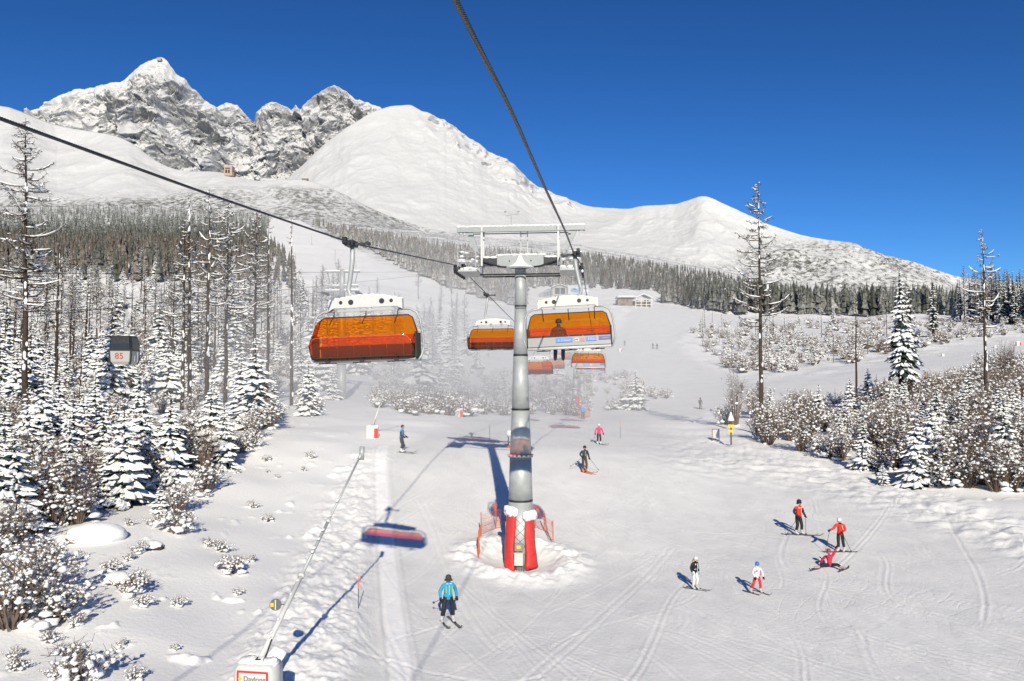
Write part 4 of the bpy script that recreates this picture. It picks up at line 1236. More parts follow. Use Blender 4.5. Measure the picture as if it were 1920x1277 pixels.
hero("larch", 3, 1850, 770, 428, 20, "tall pale snag with a few stubby snowy branches against the sky", 0.5, d=88)
hero("tall", 0, 1692, 756, 495, 17, "tall dark spruce with snow-laden drooping boughs and bare lower trunk", 0.2, d=98, wide=.92)
hero("tall", 1, 1708, 750, 528, 14, "slimmer spruce leaning against its tall dark neighbour", 1.1, d=101)
hero("pole", 0, 1606, 738, 545, 17, "thin larch pole with a few snowy twigs before the far piste", 2.0, d=104)
hero("tall", 2, 1750, 600, 515, 18, "narrow dark spruce at the edge of the tall wood", 2.0, d=235)
hero("spruce", 0, 230, 942, 748, 6.0, "broad snow-covered young spruce at the edge of the open slope", 0.4, wide=1.05)
hero("spruce", 0, 478, 806, 634, 6.0, "big rounded snowy spruce topping the forest edge below the larches", 2.4, wide=1.15)
hero("spruce", 2, 128, 972, 775, 7.0, "snowy spruce half hidden by a brown sapling near the picture's edge", 1.4)
hero("spruce", 1, 22, 1010, 800, 5.2, "wide white spruce cut by the picture's edge", 0.1, wide=1.1)
hero("spruce", 1, 318, 900, 735, 5.2, "dark gapped spruce with heavy snow clods behind the forest edge", 3.0)
hero("spruce", 3, 395, 868, 715, 4.2, "snow-clad young spruce between two brown saplings at the forest edge", 0.8)
hero("spruce", 1, 300, 960, 905, 5.2, "knee-high white spruce beside the broad one on the open slope", 0.8, wide=1.3)
hero("spruce", 0, 1718, 912, 768, 6.0, "white pointed spruce standing out in front of the brown thicket", 1.8)
hero("spruce", 1, 1755, 905, 792, 5.2, "second snowy spruce leaning into the pointed white one", 0.2)
hero("spruce", 3, 1655, 908, 868, 4.2, "small snow hump of a spruce casting a blue shadow on the piste edge", 0.2, wide=1.4)
hero("spruce", 2, 1885, 900, 745, 7.0, "large dark-gapped spruce at the far end of the thicket", 2.2, wide=1.1)
hero("spruce", 3, 1478, 805, 745, 4.2, "bent spruce with a thick white hood beside the very tall larch", 2.2, wide=1.2)
hero("spruce", 1, 1192, 768, 694, 5.2, "round white spruce alone beside the upper piste", 0.9, wide=1.3)
hero("spruce", 2, 1628, 760, 690, 7.0, "small rounded spruce hooded in snow before the far piste", 0.9, wide=1.2)
hero("birch", 1, 1378, 800, 668, 7.5, "leafless grey sapling clump behind the trail sign", 0.5)
hero("birch", 0, 140, 985, 800, 5.5, "bare brown sapling in front of the snowy spruces", 1.5, wide=1.1)
hero("birch", 0, 385, 888, 770, 5.5, "brown bare sapling beside the young spruce at the forest edge", 2.5)
hero("birch", 1, 430, 876, 765, 7.5, "taller brown sapling thicket below the big rounded spruce", .5)

def poly_pts(poly, n, rr, tries=40, mind=0.0, avoid=()):
    xs = [p[0] for p in poly]; ys = [p[1] for p in poly]; out = []
    g = np.random.default_rng(rr.randrange(1 << 30)); N = int(n * (3 if mind else 1.6)) + 20
    for rnd in range(4):
        px, v = g.uniform(min(xs), max(xs), N), g.uniform(min(ys), max(ys), N)
        m = inpoly(px, v, poly)
        for a in avoid: m &= ~inpoly(px, v, a)
        px, v = px[m], v[m]
        P = ground_many(px, v)
        for k in range(len(px)):
            if np.isnan(P[k, 0]): continue
            q = Vector(P[k])
            if mind and any((q - o).length < mind for o, _, _ in out): continue
            out.append((q, px[k], v[k]))
            if len(out) >= n: return out
    return out
rr = random.Random(77)
# the forest edge: snowy spruces and brown thicket
EDGE_L = [(-60, 1075), (60, 1025), (150, 985), (215, 945), (330, 905), (420, 878), (540, 800), (640, 757), (640, 722), (480, 735), (300, 760), (-60, 800)]
for i, (p, px, v) in enumerate(poly_pts(EDGE_L, 46, rr, mind=1.5)):
    tree("spruce", rr.randrange(4), p, rr.uniform(.55, 1.0), "snow-covered young spruce", "young spruces of the forest edge")
for i, (p, px, v) in enumerate(poly_pts(EDGE_L, 95, rr, mind=.7)):
    tree("shrub", rr.randrange(3), p, rr.uniform(.7, 1.25), "brown snow-dotted shrub", "brown shrubs of the forest edge thicket")
for i, (p, px, v) in enumerate(poly_pts([(-60, 800), (300, 762), (480, 738), (640, 724), (640, 690), (300, 690), (-60, 705)], 46, rr, mind=2)):
    tree("spruce", rr.randrange(4), p, rr.uniform(.8, 1.5), "snowy spruce", "spruces on the flat behind the thicket")
scrub("brown leafless scrub on the flat behind the forest edge", poly_pts([(-60, 800), (300, 762), (480, 738), (640, 724), (640, 690), (300, 690), (-60, 705)], 130, rr), rr, 0.9, 1.6)
# trunks and larches up the hillside
HILL_L = [(-60, 715), (640, 700), (640, 560), (560, 540), (300, 520), (-60, 520)]
for i, (p, px, v) in enumerate(poly_pts(HILL_L, 100, rr, mind=2)):
    tree("pole", rr.randrange(3), p, rr.uniform(.7, 1.15), "bare thin trunk", "bare trunks on the snowy hillside")
for i, (p, px, v) in enumerate(poly_pts(HILL_L, 74, rr, mind=2.5)):
    tree("larch", rr.choice([0, 1, 4]), p, rr.uniform(.6, .95), "brown snow-dusted larch", "larches on the snowy hillside")
for i, (p, px, v) in enumerate(poly_pts(HILL_L, 60, rr, mind=3)):
    tree("spruce", rr.randrange(4), p, rr.uniform(1.1, 2.1), "snow-caked hillside spruce", "snow-caked spruces on the hillside")
scrub("brown twiggy scrub and saplings on the hillside under the dark forest", poly_pts(HILL_L, 420, rr), rr, 1.0, 2.4)
# centre: hazy wood behind the chairs
MID = [(560, 735), (700, 745), (960, 755), (1080, 745), (1080, 690), (960, 640), (760, 600), (560, 560)]
for i, (p, px, v) in enumerate(poly_pts(MID, 60, rr, mind=3)):
    tree("spruce", rr.randrange(4), p, rr.uniform(1.0, 2.1) if px < 880 else rr.uniform(.5, 1.1), "frosted spruce", "spruces in the wood behind the chairs")
for i, (p, px, v) in enumerate(poly_pts([(560, 720), (900, 690), (900, 560), (560, 560)], 26, rr, mind=4)):
    tree("larch", rr.choice([0, 1, 4]), p, rr.uniform(.55, .85), "frosted larch", "larches in the wood behind the chairs")
scrub("snow-caked scrub around the second lift tower", poly_pts([(700, 775), (860, 782), (1080, 782), (1110, 770), (1110, 700), (700, 700)], 260, rr), rr, 0.7, 1.5)
# right-hand thicket
THICK = [(1400, 838), (1480, 850), (1560, 868), (1650, 895), (1780, 915), (1920, 925), (2000, 930), (2000, 800), (1800, 760), (1600, 765), (1420, 775), (1350, 800)]
for i, (p, px, v) in enumerate(poly_pts(THICK, 140, rr, mind=.7)):
    tree("shrub", rr.choice([0, 1, 2, 2]), p, rr.choice([rr.uniform(.55, .9), rr.uniform(.8, 1.3), rr.uniform(1.1, 1.7)]), "reddish brown snowy shrub", "brown shrubs of the thicket beyond the skiers")
for i, (p, px, v) in enumerate(poly_pts(THICK, 46, rr, mind=1.4)):
    tree("spruce", rr.randrange(4), p, rr.uniform(.5, .95), "snow-hooded spruce", "spruces of the thicket beyond the skiers")
BACK = [(1430, 765), (1700, 755), (2000, 790), (2000, 690), (1860, 680), (1780, 722), (1650, 748), (1500, 765)]
scrub("leafless brown scrub between the thicket and the far piste", poly_pts(BACK, 150, rr), rr, 1.0, 1.9)
for i, (p, px, v) in enumerate(poly_pts(BACK, 14, rr, mind=2)):
    tree("birch", rr.randrange(2), p, rr.uniform(.6, 1.0), "leafless sapling", "saplings before the far piste")
# the tall wood at the picture's edge
for i, (p, px, v) in enumerate(poly_pts([(1798, 603), (1860, 608), (1990, 613), (1990, 600), (1806, 594)], 84, rr, mind=1.2)):
    if i % 3: tree("tall", 2, p, rr.uniform(.85, 1.15), "dark forest spruce", "tall spruces of the dark wood")
    else: tree("larch", 4, p, rr.uniform(1.0, 1.35), "brown forest larch", "tall larches of the dark wood")
# open slope and piste margins: single small tufts
for i, (p, px, v) in enumerate(poly_pts([(20, 1277), (0, 1100), (300, 960), (440, 890), (560, 830), (640, 800), (600, 900), (450, 1200), (300, 1277)], 34, rr, mind=.8)):
    tree("shrub", 3, p, rr.uniform(.22, .6), "snowed-in tuft of twigs", "snowed-in tufts on the open slope")
for (px, v, k, s, lab) in ((330, 960, 0, .8, "loose bare shrub on the open slope below the forest edge"), (385, 925, 0, .9, "wider bare shrub on the open slope below the forest edge"), (335, 1005, 3, 1.3, "low spiky twigs on the open slope near the snow boulder"),
                           (70, 1130, 1, 1.2, "large snow-coated shrub at the picture's edge on the open slope"), (20, 1180, 0, 1.1, "snow-coated shrub lowest at the picture's edge"), (110, 1165, 1, .9, "snow-coated shrub with blue shadow beside the large one"),
                           (60, 1080, 1, 1.0, "snow-coated shrub above the large one at the picture's edge"), (160, 1270, 3, 1.2, "twiggy tuft at the bottom edge of the open slope"), (245, 1115, 3, .9, "snow-lumped tuft in the middle of the open slope"), (432, 1080, 3, .8, "tuft of upright snowy stalks nearest the snow lance"),
                           (455, 850, 1, .8, "snowy shrub at the foot of the big rounded spruce")):
    p = ground(px, v); tree("shrub", k, p, s, lab)
# scrub of the clearing between the far pistes
SCR = [(1290, 628), (1340, 680), (1400, 706), (1550, 692), (1700, 660), (1820, 636), (1920, 632), (1990, 630), (1990, 604), (1800, 600), (1600, 600), (1450, 612), (1300, 612)]
scrub("snow-caked scrub in the clearing between the far pistes", poly_pts(SCR, 330, rr), rr, 0.9, 2.0)
for i, (p, px, v) in enumerate(poly_pts(SCR, 26, rr, mind=5)):
    tree("pole", rr.randrange(3), p, rr.uniform(.4, .8), "dead thin trunk", "dead trunks between the far pistes")
for i, (p, px, v) in enumerate(poly_pts(SCR, 36, rr, mind=4)):
    tree("spruce", rr.randrange(4), p, rr.uniform(.5, 1.1), "white clearing spruce", "small spruces between the far pistes")
scrub("snowy scrub beside the round spruce below the upper piste", poly_pts([(1140, 772), (1260, 748), (1140, 690), (1120, 700)], 40, rr), rr, 0.6, 1.3)

# --- far woods that read as one mass
def forest_material():
    m = mat("far_forest", (0.05, 0.05, 0.04), 0.9, spec=0.1); n = NT(m)
    tint = n.attr("tint"); frost = n.attr("frost")
    g = n.new("ShaderNodeNewGeometry"); sep = n.new("ShaderNodeSeparateXYZ"); n.l(g.outputs["Normal"], sep.inputs[0])
    c = n.mixc(tint, (0.030, 0.038, 0.028), (0.105, 0.068, 0.045))
    ns = n.noise(g.outputs["Position"], 0.9, 3, 0.7)
    f = n.math('MULTIPLY', n.rng(n.math('ADD', ns, n.math('MULTIPLY', n.math('ABSOLUTE', sep.outputs[2]), 0.35)), 0.42, 0.75), frost, clamp=True)
    c = n.mixc(f, c, (0.72, 0.73, 0.74)); n.l(c, n.b.inputs["Base Color"])
    return m
FORESTM = forest_material()
def far_forest(label, polys, n, hrange, tintf, frostf, seed, avoid=()):
    r2 = random.Random(seed); V, F, TI, FR = [], [], [], []
    base = []
    for k in range(3):                                           # three shapes of far spruce
        vv, ff = [], []
        tiers = 5; sides = 6
        for j in range(tiers):
            z0 = .08 + .17 * j; z1 = z0 + .34 if j < tiers - 1 else 1.0
            R = .17 * (1 - j / (tiers + .4)) * r2.uniform(.8, 1.2)
            b = len(vv); vv.append((0, 0, min(1, z1)))
            for q in range(sides):
                a = 6.283 * q / sides + j; R2 = R * r2.uniform(.6, 1.3)
                vv.append((math.cos(a) * R2, math.sin(a) * R2, z0 + r2.uniform(-.03, .03)))
            for q in range(sides): ff.append((b, b + 1 + q, b + 1 + (q + 1) % sides))
        for q in range(3): vv.append((math.cos(q * 2.1) * .012, math.sin(q * 2.1) * .012, -.05))
        vv.append((0, 0, .5)); e = len(vv)
        ff += [(e - 4, e - 3, e - 1), (e - 3, e - 2, e - 1), (e - 2, e - 4, e - 1)]
        base.append((np.array(vv), np.array(ff)))
    nv = 0
    for poly, cnt in zip(polys, n):
        for p, px, v in poly_pts(poly, cnt, r2, avoid=avoid):
            bv, bf = base[r2.randrange(3)]
            h = r2.uniform(*hrange); w = h * r2.uniform(.7, 1.15); a = r2.uniform(0, 6.28)
            M = np.array([[math.cos(a) * w, -math.sin(a) * w, 0], [math.sin(a) * w, math.cos(a) * w, 0], [0, 0, h]])
            V.append(bv @ M.T + np.array(p)); F.append(bf + nv); nv += len(bv)
            TI.append(np.full(len(bv), np.clip(tintf(px, v, r2), 0, 1))); FR.append(np.full(len(bv), np.clip(frostf(px, v, r2), 0, 1)))
    V = np.concatenate(V); F = np.concatenate(F)
    me = bpy.data.meshes.new("far_forest"); me.from_pydata(V.tolist(), [], F.tolist()); me.materials.append(FORESTM)
    for nme, A in (("tint", TI), ("frost", FR)):
        a_ = me.attributes.new(nme, 'FLOAT', 'POINT'); a_.data.foreach_set("value", np.concatenate(A).astype(np.float32))
    link("far_forest", me, kind="stuff", label=label)
STATION = [(985, 541), (1130, 541), (1240, 552), (1240, 600), (985, 600)]
F1 = [(-140, 402), (60, 396), (200, 388), (320, 388), (420, 400), (520, 415), (520, 480), (400, 492), (200, 500), (-140, 505)]
far_forest("far spruce forest under the snowy foothills", [F1, [(-140, 470), (200, 462), (420, 462), (520, 455), (560, 540), (300, 530), (-140, 530)]], [3000, 420], (9, 17),
           lambda px, v, r: .05 + .75 * sstep(445, 485, v) * r.random(), lambda px, v, r: r.uniform(.35, .85) * (1 - .65 * sstep(415, 465, v)), 5, (CLEAR,))
F2 = [(580, 418), (720, 442), (860, 468), (960, 478), (1080, 490), (1080, 578), (960, 575), (890, 556), (780, 516), (660, 455)]
far_forest("far brownish forest behind the lift tower's gantry", [F2], [2000], (9, 16), lambda px, v, r: .2 + .6 * r.random(), lambda px, v, r: r.uniform(.2, .7), 6, (CLEAR, UPPER, STATION))
F3 = [(1080, 478), (1200, 494), (1330, 512), (1450, 536), (1560, 552), (1700, 558), (1800, 566), (1800, 592), (1560, 593), (1330, 588), (1250, 572), (1080, 577)]
far_forest("far dark forest below the lower white summit", [F3], [2300], (10, 18), lambda px, v, r: .1 + .5 * r.random() * sstep(1350, 1150, px), lambda px, v, r: r.uniform(.05, .5), 7, (UPPER, STATION))
print("VEG", _vc)

# ================================================================== SNOW LANCES
def sign_text(parent, body, size, m, loc, rot): return text_mesh("lettering", body, size, m, parent, loc, rot)
def snow_lance(label, base, tip, s=1.0, red=False, near=False, rz=0.0, group="snow-making lances along the pistes"):
    t = thing("snow_lance", label, "snow lance", base, 0, group)
    T = Vector(tip) - Vector(base); top = Vector((0, 0, 1.0 * s))
    d = (T - top).normalized(); L = (T - top).length
    R = Matrix.Rotation(rz, 3, 'Z')
    # padded cover round the foot
    mb = MB(); w, dp, h = 1.08 * s, .62 * s, 1.02 * s
    n = 4
    for i, z in enumerate((-.5 * s, .1 * s, .7 * s, .92 * s, h)):
        q = (1, 1, 1, .97, .86)[i]
        for (sx, sy) in ((-1, -1), (-.8, -1.12), (.8, -1.12), (1, -1), (1.05, 0), (1, 1), (-1, 1), (-1.05, 0)):
            mb.v.append(tuple(R @ Vector((sx * w / 2 * q, sy * dp / 2 * q, z))))
    for i in range(4):
        for k in range(8):
            mb.f.append((i * 8 + k, i * 8 + (k + 1) % 8, (i + 1) * 8 + (k + 1) % 8, (i + 1) * 8 + k)); mb.m.append(0)
    mb.f.append(tuple(32 + k for k in range(8))); mb.m.append(0)
    cov = mb.build("foot_cover", WHITEP, t, True)
    if not near and red:
        m2 = MB(); m2.box(R @ Vector((.36 * s, -dp * .52, .42 * s)), (.34 * s, .10, .86 * s), R); m2.build("red_panel", REDP, cov)
    m2 = MB()
    for k in range(9): m2.blob(R @ Vector((-.42 * s + .105 * s * k, 0, h)), (.15 * s, .24 * s, (.07 + .03 * (k % 3)) * s), k, n=8, m=4)
    m2.build("snow", SNOWCAP, cov, True, kind="stuff")
    if near:
        y = -dp * .575
        for (c, sz) in (((0, y, .86), (.86, .014, .05)), ((-.41, y, .385), (.05, .014, .90)), ((.41, y, .385), (.06, .014, .90))):
            m2 = MB(); m2.box(R @ Vector(c), sz, R); m2.build("red_border", REDP, cov)
        m2 = MB(); m2.box(R @ Vector((.50, -.12, .22)), (.10, .34, .55), R); m2.build("red_side", REDP, cov)
        sign_text(cov, "Daylong", .185, mat("grey_print", (.16, .12, .10), .5), R @ Vector((.06, y - .012, .68)), (math.radians(90), 0, rz))
        m2 = MB(); m2.tube([R @ Vector((-.34, y - .004, .68)), R @ Vector((-.34, y - .012, .68))], .05, 14); m2.build("sun_logo", YELLOW, cov)
    # mast, jointed boom
    m2 = MB(); m2.tube([(0, 0, .3 * s), top], [.10 * s, .09 * s], 10); m2.build("mast", WHITEP, t, True)
    m2 = MB(); m2.box(top + Vector((.06, -.05, .02)) * s, (.22 * s, .20 * s, .20 * s)); m2.tube([top + Vector((.08, -.12, -.25)) * s, top + d * .7 * s + Vector((.06, -.1, 0)) * s], .022 * s, 6); m2.build("tilt_joint", DARKSTEEL, t)
    for (a, b, r0, r1) in ((0, .36, .085, .066), (.36, .62, .050, .045), (.62, .97, .034, .03)):
        m2 = MB(); m2.tube([top + d * L * a, top + d * L * b], [r0 * s, r1 * s], 10); m2.build("boom_section", WHITEP if a < .3 else GALV, t, True)
        if near:
            m2 = MB(); m2.tube([top + d * L * (b - .012), top + d * L * b], r0 * s * 1.25, 10); m2.build("boom_collar", WHITEP, t, True)
    m2 = MB(); m2.tube([top + d * L * .955, top + d * L], [.055 * s, .055 * s], 10); m2.tube([top + d * (L - .10) + Vector((0, 0, -.22)) * s, top + d * (L - .05) + Vector((0, 0, .20)) * s], .085 * s, 10); m2.build("nozzle_head", GALV, t, True)
    if near:
        m2 = MB()
        rr = random.Random(2)
        for k in range(14):
            f = rr.uniform(.05, .75); m2.blob(top + d * L * f + Vector((0, 0, .075 - .05 * f)), (.05, .18, .035), k, n=6, m=4, jit=.3)
        m2.build("snow", SNOWCAP, t, True, kind="stuff")
        # round marker board on an arm
        c = top + d * L * .225; e = c + Vector((-.27, -.02, .03))
        m2 = MB(); m2.tube([c, c + Vector((-.10, -.02, .03)), e], .014, 6); m2.build("marker_arm", DARKSTEEL, t)
        m2 = MB(); m2.tube([e + Vector((-.03, -.02, 0)), e + Vector((-.03, -.045, 0))], .165, 24); dk = m2.build("marker_disc", mat("grey_disc", (.12, .12, .12), .5), t)
        m2 = MB(); m2.box(e + Vector((-.125, -.050, 0)), (.09, .008, .11)); m2.build("yellow_square", YELLOW, dk)
        m2 = MB(); m2.box(e + Vector((-.03, -.050, 0)), (.03, .008, .28)); m2.build("white_bar", WHITEP, dk)
    return t
_b = at(485, 1262, 21.5); _b.z = float(zfull(_b.x, _b.y)) - .05
_top_off = z_of(1238, 21.5) - 1.0 - _b.z
_b.z += max(-.4, min(.3, _top_off))
snow_lance("white snow lance with lettered red-edged cover and grey disc in the near snow", _b, at(680, 846, 27.0), 1.0, False, True, math.radians(-9))
for (px, v, tx, tv, red, lab) in ((698, 820, 737, 690, True, "snow lance with red cover beside the skier in blue and grey"), (860, 780, 880, 700, True, "slanting snow lance with red panel at the piste's upper edge"),
                                  (1758, 634, 1775, 598, True, "distant red-footed snow lance under the tall dark wood"), (1768, 668, 1795, 616, False, "distant white snow lance beside the far piste behind the spruces"),
                                  (1909, 648, 1921, 622, True, "distant snow lance with bright red foot at the picture's edge"), (1866, 652, 1874, 632, False, "stubby distant white snow lance near the pale snag"), (1163, 660, 1180, 636, True, "tiny red-footed snow lance beside the upper piste")):
    g = ground(px, v); k = g.y
    snow_lance(lab, g, at(tx, tv, k + .8), .85 if k < 100 else (.95 if red else .55), red, False, 0.1)

# ================================================================== SMALL THINGS ON THE SNOW
def marker_pole(label, px, v, vt, m=ORANGE, lean=0.0):
    g = ground(px, v); h = z_of(vt, g.y) - g.z
    t = thing("marker_pole", label, "marker pole", g, 0, "thin piste marker poles")
    a = MB(); a.tube([(0, 0, -.3), (lean * .6, 0, h * .6)], .014, 6); a.build("lower_pole", mat("dark_pole", (.05, .05, .07), .5), t)
    a = MB(); a.tube([(lean * .6, 0, h * .6), (lean, 0, h)], .015, 6); a.build("upper_pole", m, t)
marker_pole("thin orange-topped marker pole beside the raised groomed lane", 672, 1147, 1080)
marker_pole("thin marker pole at the piste edge near the skier in pink", 1163, 822, 785)
marker_pole("thin marker pole on the flat left of the tower's shadow", 918, 826, 795)
# net fence round the tower foot
NETM = mat("orange_net", (0.62, 0.20, 0.10), 0.6)
def net(label, pts_px, height, group=None):
    P = [ground(*p) for p in pts_px]
    t = thing("safety_net", label, "safety net", P[0], 0, group)
    o = Vector(P[0])
    for p in P:
        a = MB(); a.tube([p - o + Vector((0, 0, -.3)), p - o + Vector((0, 0, height + .08))], .022, 6); a.build("post", ORANGE, t)
    for k in range(len(P) - 1):
        a = MB(); A, B = P[k] - o, P[k + 1] - o; L = (B - A).length; nn = max(2, int(L / .10)); rr = random.Random(k)
        nz = int(height / .10)
        def q(i, j):
            f = i / nn; sag = -.13 * math.sin(math.pi * f) * (j / nz)
            w = .04 * math.sin(7 * f + j * .3)
            return A.lerp(B, f) + Vector((w, w, .06 + (height - .06) * j / nz + sag))
        for i in range(nn + 1): a.tube([q(i, j) for j in range(0, nz + 1, 3)] + [q(i, nz)], .005, 3, cap=False)
        for j in range(nz + 1): a.tube([q(i, j) for i in range(0, nn + 1, max(1, nn // 8))] + [q(nn, j)], .005 if j % 4 else .012, 3, cap=False)
        a.build("netting", NETM, t, kind="stuff")
net("orange safety net bent round the left of the tower's foot", [(897, 1052), (902, 1004), (930, 992), (962, 986)], 1.15)
net("orange safety net behind the right of the tower's foot", [(1004, 990), (1020, 996), (1037, 1022)], 1.05)
g = ground(1094, 783)
net("red safety net at the foot of the second lift tower", [(1080, 784), (1094, 786), (1106, 783)], 1.1)
# small hydrant post behind the near tower
g = ground(953, 842)
t = thing("hydrant_post", "snow-capped hydrant post with orange foot peeking out behind the tower pole", "hydrant", g)
a = MB(); a.tube([(0, 0, -.2), (0, 0, .9)], .03, 8); a.build("post", DARKSTEEL, t)
a = MB(); a.box((.05, 0, 1.02), (.34, .25, .3)); a.build("box", WHITEP, t)
a = MB(); a.blob((.05, 0, 1.22), (.22, .18, .12), 1); a.build("snow", SNOWCAP, t, True)
a = MB(); a.box((.12, 0, .08), (.34, .3, .22)); a.build("foot", ORANGE, t)
# snow-covered boulder on the open slope
g = ground(172, 1018)
t = thing("snow_boulder", "long boulder buried under a thick smooth snow cap on the open slope", "boulder", g)
a = MB(); a.blob((-.55, .1, .02), (.62, .5, .46), 4, n=12, m=7, jit=.15); a.build("rock", mat("boulder_rock", (.12, .09, .07), .9, noise=.4), t)
a = MB(); a.blob((.05, .25, .22), (1.25, .85, .52), 5, n=24, m=11, jit=.04); a.build("snow", SNOW, t, True)
for (px, v, s, lab) in ((285, 1032, .42, "small dark stone with a snow cap in the middle of the open slope"), (218, 1092, .5, "snow mound lump above the tufts on the open slope")):
    g = ground(px, v); t = thing("snow_boulder", lab, "boulder", g)
    a = MB(); a.blob((0.12 * s, .0, .0), (s, s * .7, s * .55), 4, n=9, m=6, jit=.2); a.build("rock", BARKD, t)
    a = MB(); a.blob((-.1 * s, .15 * s, s * .22), (s * 1.1, s * .95, s * .5), 5, n=16, m=8, jit=.08); a.build("snow", SNOW, t, True)
# trail signs at the edge of the thicket
g = ground(1371, 836); k = g.y / 1493
t = thing("trail_signpost", "wooden trail post with yellow arrow boards and a tall cone of snow on top", "signpost", g)
a = MB(); a.tube([(0, 0, -.3), (0, 0, 48 * k)], .075, 8); a.build("post", WOOD, t)
a = MB(); a.add([(-.30, -.09, 33 * k), (.20, -.09, 33 * k), (.34, -.09, 33 * k + .13), (.20, -.09, 33 * k + .26), (-.30, -.09, 33 * k + .26), (-.30, -.12, 33 * k), (.20, -.12, 33 * k), (.34, -.12, 33 * k + .13), (.20, -.12, 33 * k + .26), (-.30, -.12, 33 * k + .26)],
                [(0, 1, 2, 3, 4), (9, 8, 7, 6, 5), (0, 5, 6, 1), (1, 6, 7, 2), (2, 7, 8, 3), (3, 8, 9, 4), (4, 9, 5, 0)]); a.build("arrow_board", YELLOW, t)
a = MB(); a.box((-.05, -.1, 26 * k), (.42, .03, .22)); a.build("arrow_board", YELLOW, t)
a = MB(); a.box((0, 0, 44 * k), (.5, .4, .1)); a.build("roof", WOOD, t)
a = MB(); a.lathe([(.30, 0), (.28, .12), (.16, .45), (.07, .72), (.02, .8)], 12, (0, 0, 44 * k + .06)); a.build("snow", SNOWCAP, t, True)
g = ground(1342, 828); k = g.y / 1493
t = thing("notice_board", "white notice board on two dark legs beside the trail post", "notice board", g, -.2)
a = MB(); a.box((0, 0, 14 * k), (.56, .05, 15 * k)); a.build("panel", mat("board_grey", (.5, .5, .5), .5), t)
a = MB()
for x in (-.31, .31): a.box((x, 0, 11 * k), (.06, .08, 24 * k))
split(a, "leg", WOOD, t)
a = MB(); a.box((0, 0, 22.5 * k), (.7, .1, .05)); a.build("top_rail", WOOD, t)

# ================================================================== GONDOLA LINE
GT = at(640, 745, 115.0); GT.z = float(zfull(GT.x, GT.y))
gz = lambda v: z_of(v, 115.0) - GT.z
t = thing("gondola_tower", "grey gondola tower with snowy crossarms rising behind the empty orange chair", "lift tower", GT, -.12)
a = MB(); a.lathe([(.72, -.3), (.66, gz(682))], 24); a.build("pole_section", GALV, t, True)
a = MB(); a.lathe([(.60, gz(682)), (.46, gz(560))], 24); a.build("pole_section", GALV, t, True)
a = MB(); a.lathe([(.44, gz(560)), (.36, gz(505))], 20); a.build("pole_section", GALV, t, True)
a = MB(); a.lathe([(.66, -.06), (.92, -.05), (.92, .05), (.66, .06)], 24, (0, 0, gz(682))); fl = a.build("flange", GALV, t)
a = MB(); a.lathe([(.9, 0), (.85, .12), (.6, .2), (.5, .2)], 20, (0, 0, gz(682) + .06)); a.build("snow", SNOWCAP, fl, True)
for v, w, h in ((510, 5.0, .22), (537, 4.6, .24), (546, 5.0, .24)):
    a = MB(); a.box((0, 0, gz(v)), (w, .5, h)); ca = a.build("crossarm", GREYPAINT, t)
    a = MB()
    for k in range(16): a.blob((-w / 2 + .15 + k * (w - .3) / 15, 0, gz(v) + h / 2 + .05), (.3, .3, .13), k, n=7, m=4)
    a.build("snow", SNOWCAP, ca, True, kind="stuff")
for s in (-1, 1):
    a = MB(); a.box((s * 2.0, 0, (gz(510) + gz(540)) / 2), (.12, .12, gz(510) - gz(540)), Matrix.Rotation(s * .22, 3, 'Y')); a.build("strut", GREYPAINT, t)
    a = MB(); sheave_train(a, s * 2.5, gz(546) - .1, 6, .55, s); split(a, "sheave", RUBBER, t)
gA0, gA1 = Vector((GT.x - 2.5, 115, GT.z + gz(546) - .1)), at(235, 577, 68.0)
gB0, gB1 = Vector((GT.x + 2.5, 115, GT.z + gz(546) - .1)), at(340, 611, 68.0)
for A0, A1, lab in ((gA0, gA1, "thin gondola cable the numbered cabin hangs from, higher of the two"), (gB0, gB1, "thin empty gondola cable passing behind the cabin roof")):
    dv = (A1 - A0) / 47.0
    pts = []
    for y in np.linspace(0, 115, 40):
        f = 115 - y; p = A0 + dv * f
        p.z += 0.00045 * (f - 47) * f * .9
        pts.append(p)
    up = Vector((A0.x + 12, 320, A0.z + 32))
    a = MB(); a.tube(list(reversed(pts)) + [A0.lerp(up, .5), up], .024, 5); o = a.build("gondola_rope", ROPE, None, True)
    o["label"] = lab; o["category"] = "lift cable"
gp = at(235, 577, 68.0)
t = thing("gondola_cabin", "black and white gondola cabin with red number hanging among the larches", "gondola cabin", gp, math.radians(4))
u = 68.0 / 1493.0
z1, z2, z3 = -55 * u, -81 * u, -107 * u                          # roof, waist, floor
a = MB()
def ringz(z, w, d, r=.18): return [(sx * (w - (r if k in (1, 2, 5, 6) else 0)) , sy * (d - (r if k in (0, 3, 4, 7) else 0)), z) for k, (sx, sy) in enumerate(((-1, -1), (-1, -1), (1, -1), (1, -1), (1, 1), (1, 1), (-1, 1), (-1, 1)))]
def shell(mb, rings):
    b = len(mb.v)
    for r in rings: mb.v += r
    n = 8
    for i in range(len(rings) - 1):
        for k in range(n): mb.f.append((b + i * n + k, b + i * n + (k + 1) % n, b + (i + 1) * n + (k + 1) % n, b + (i + 1) * n + k)); mb.m.append(0)
    mb.f.append(tuple(b + k for k in reversed(range(n)))); mb.f.append(tuple(b + (len(rings) - 1) * n + k for k in range(n))); mb.m += [0, 0]
shell(a, [ringz(z3, .74, .74), ringz(z3 + .25, .90, .90), ringz(z2, .96, .96)]); lowb = a.build("lower_body", mat("cabin_white", (.42, .42, .40), .35), t)
a = MB(); shell(a, [ringz(z2 + .01, .965, .965), ringz(z2 + .6, .93, .93), ringz(z1 - .05, .84, .84)]); a.build("window_band", GLASSD, t)
a = MB(); shell(a, [ringz(z1 - .06, .86, .86), ringz(z1 + .04, .80, .80), ringz(z1 + .09, .6, .6)]); rf = a.build("roof", RUBBER, t)
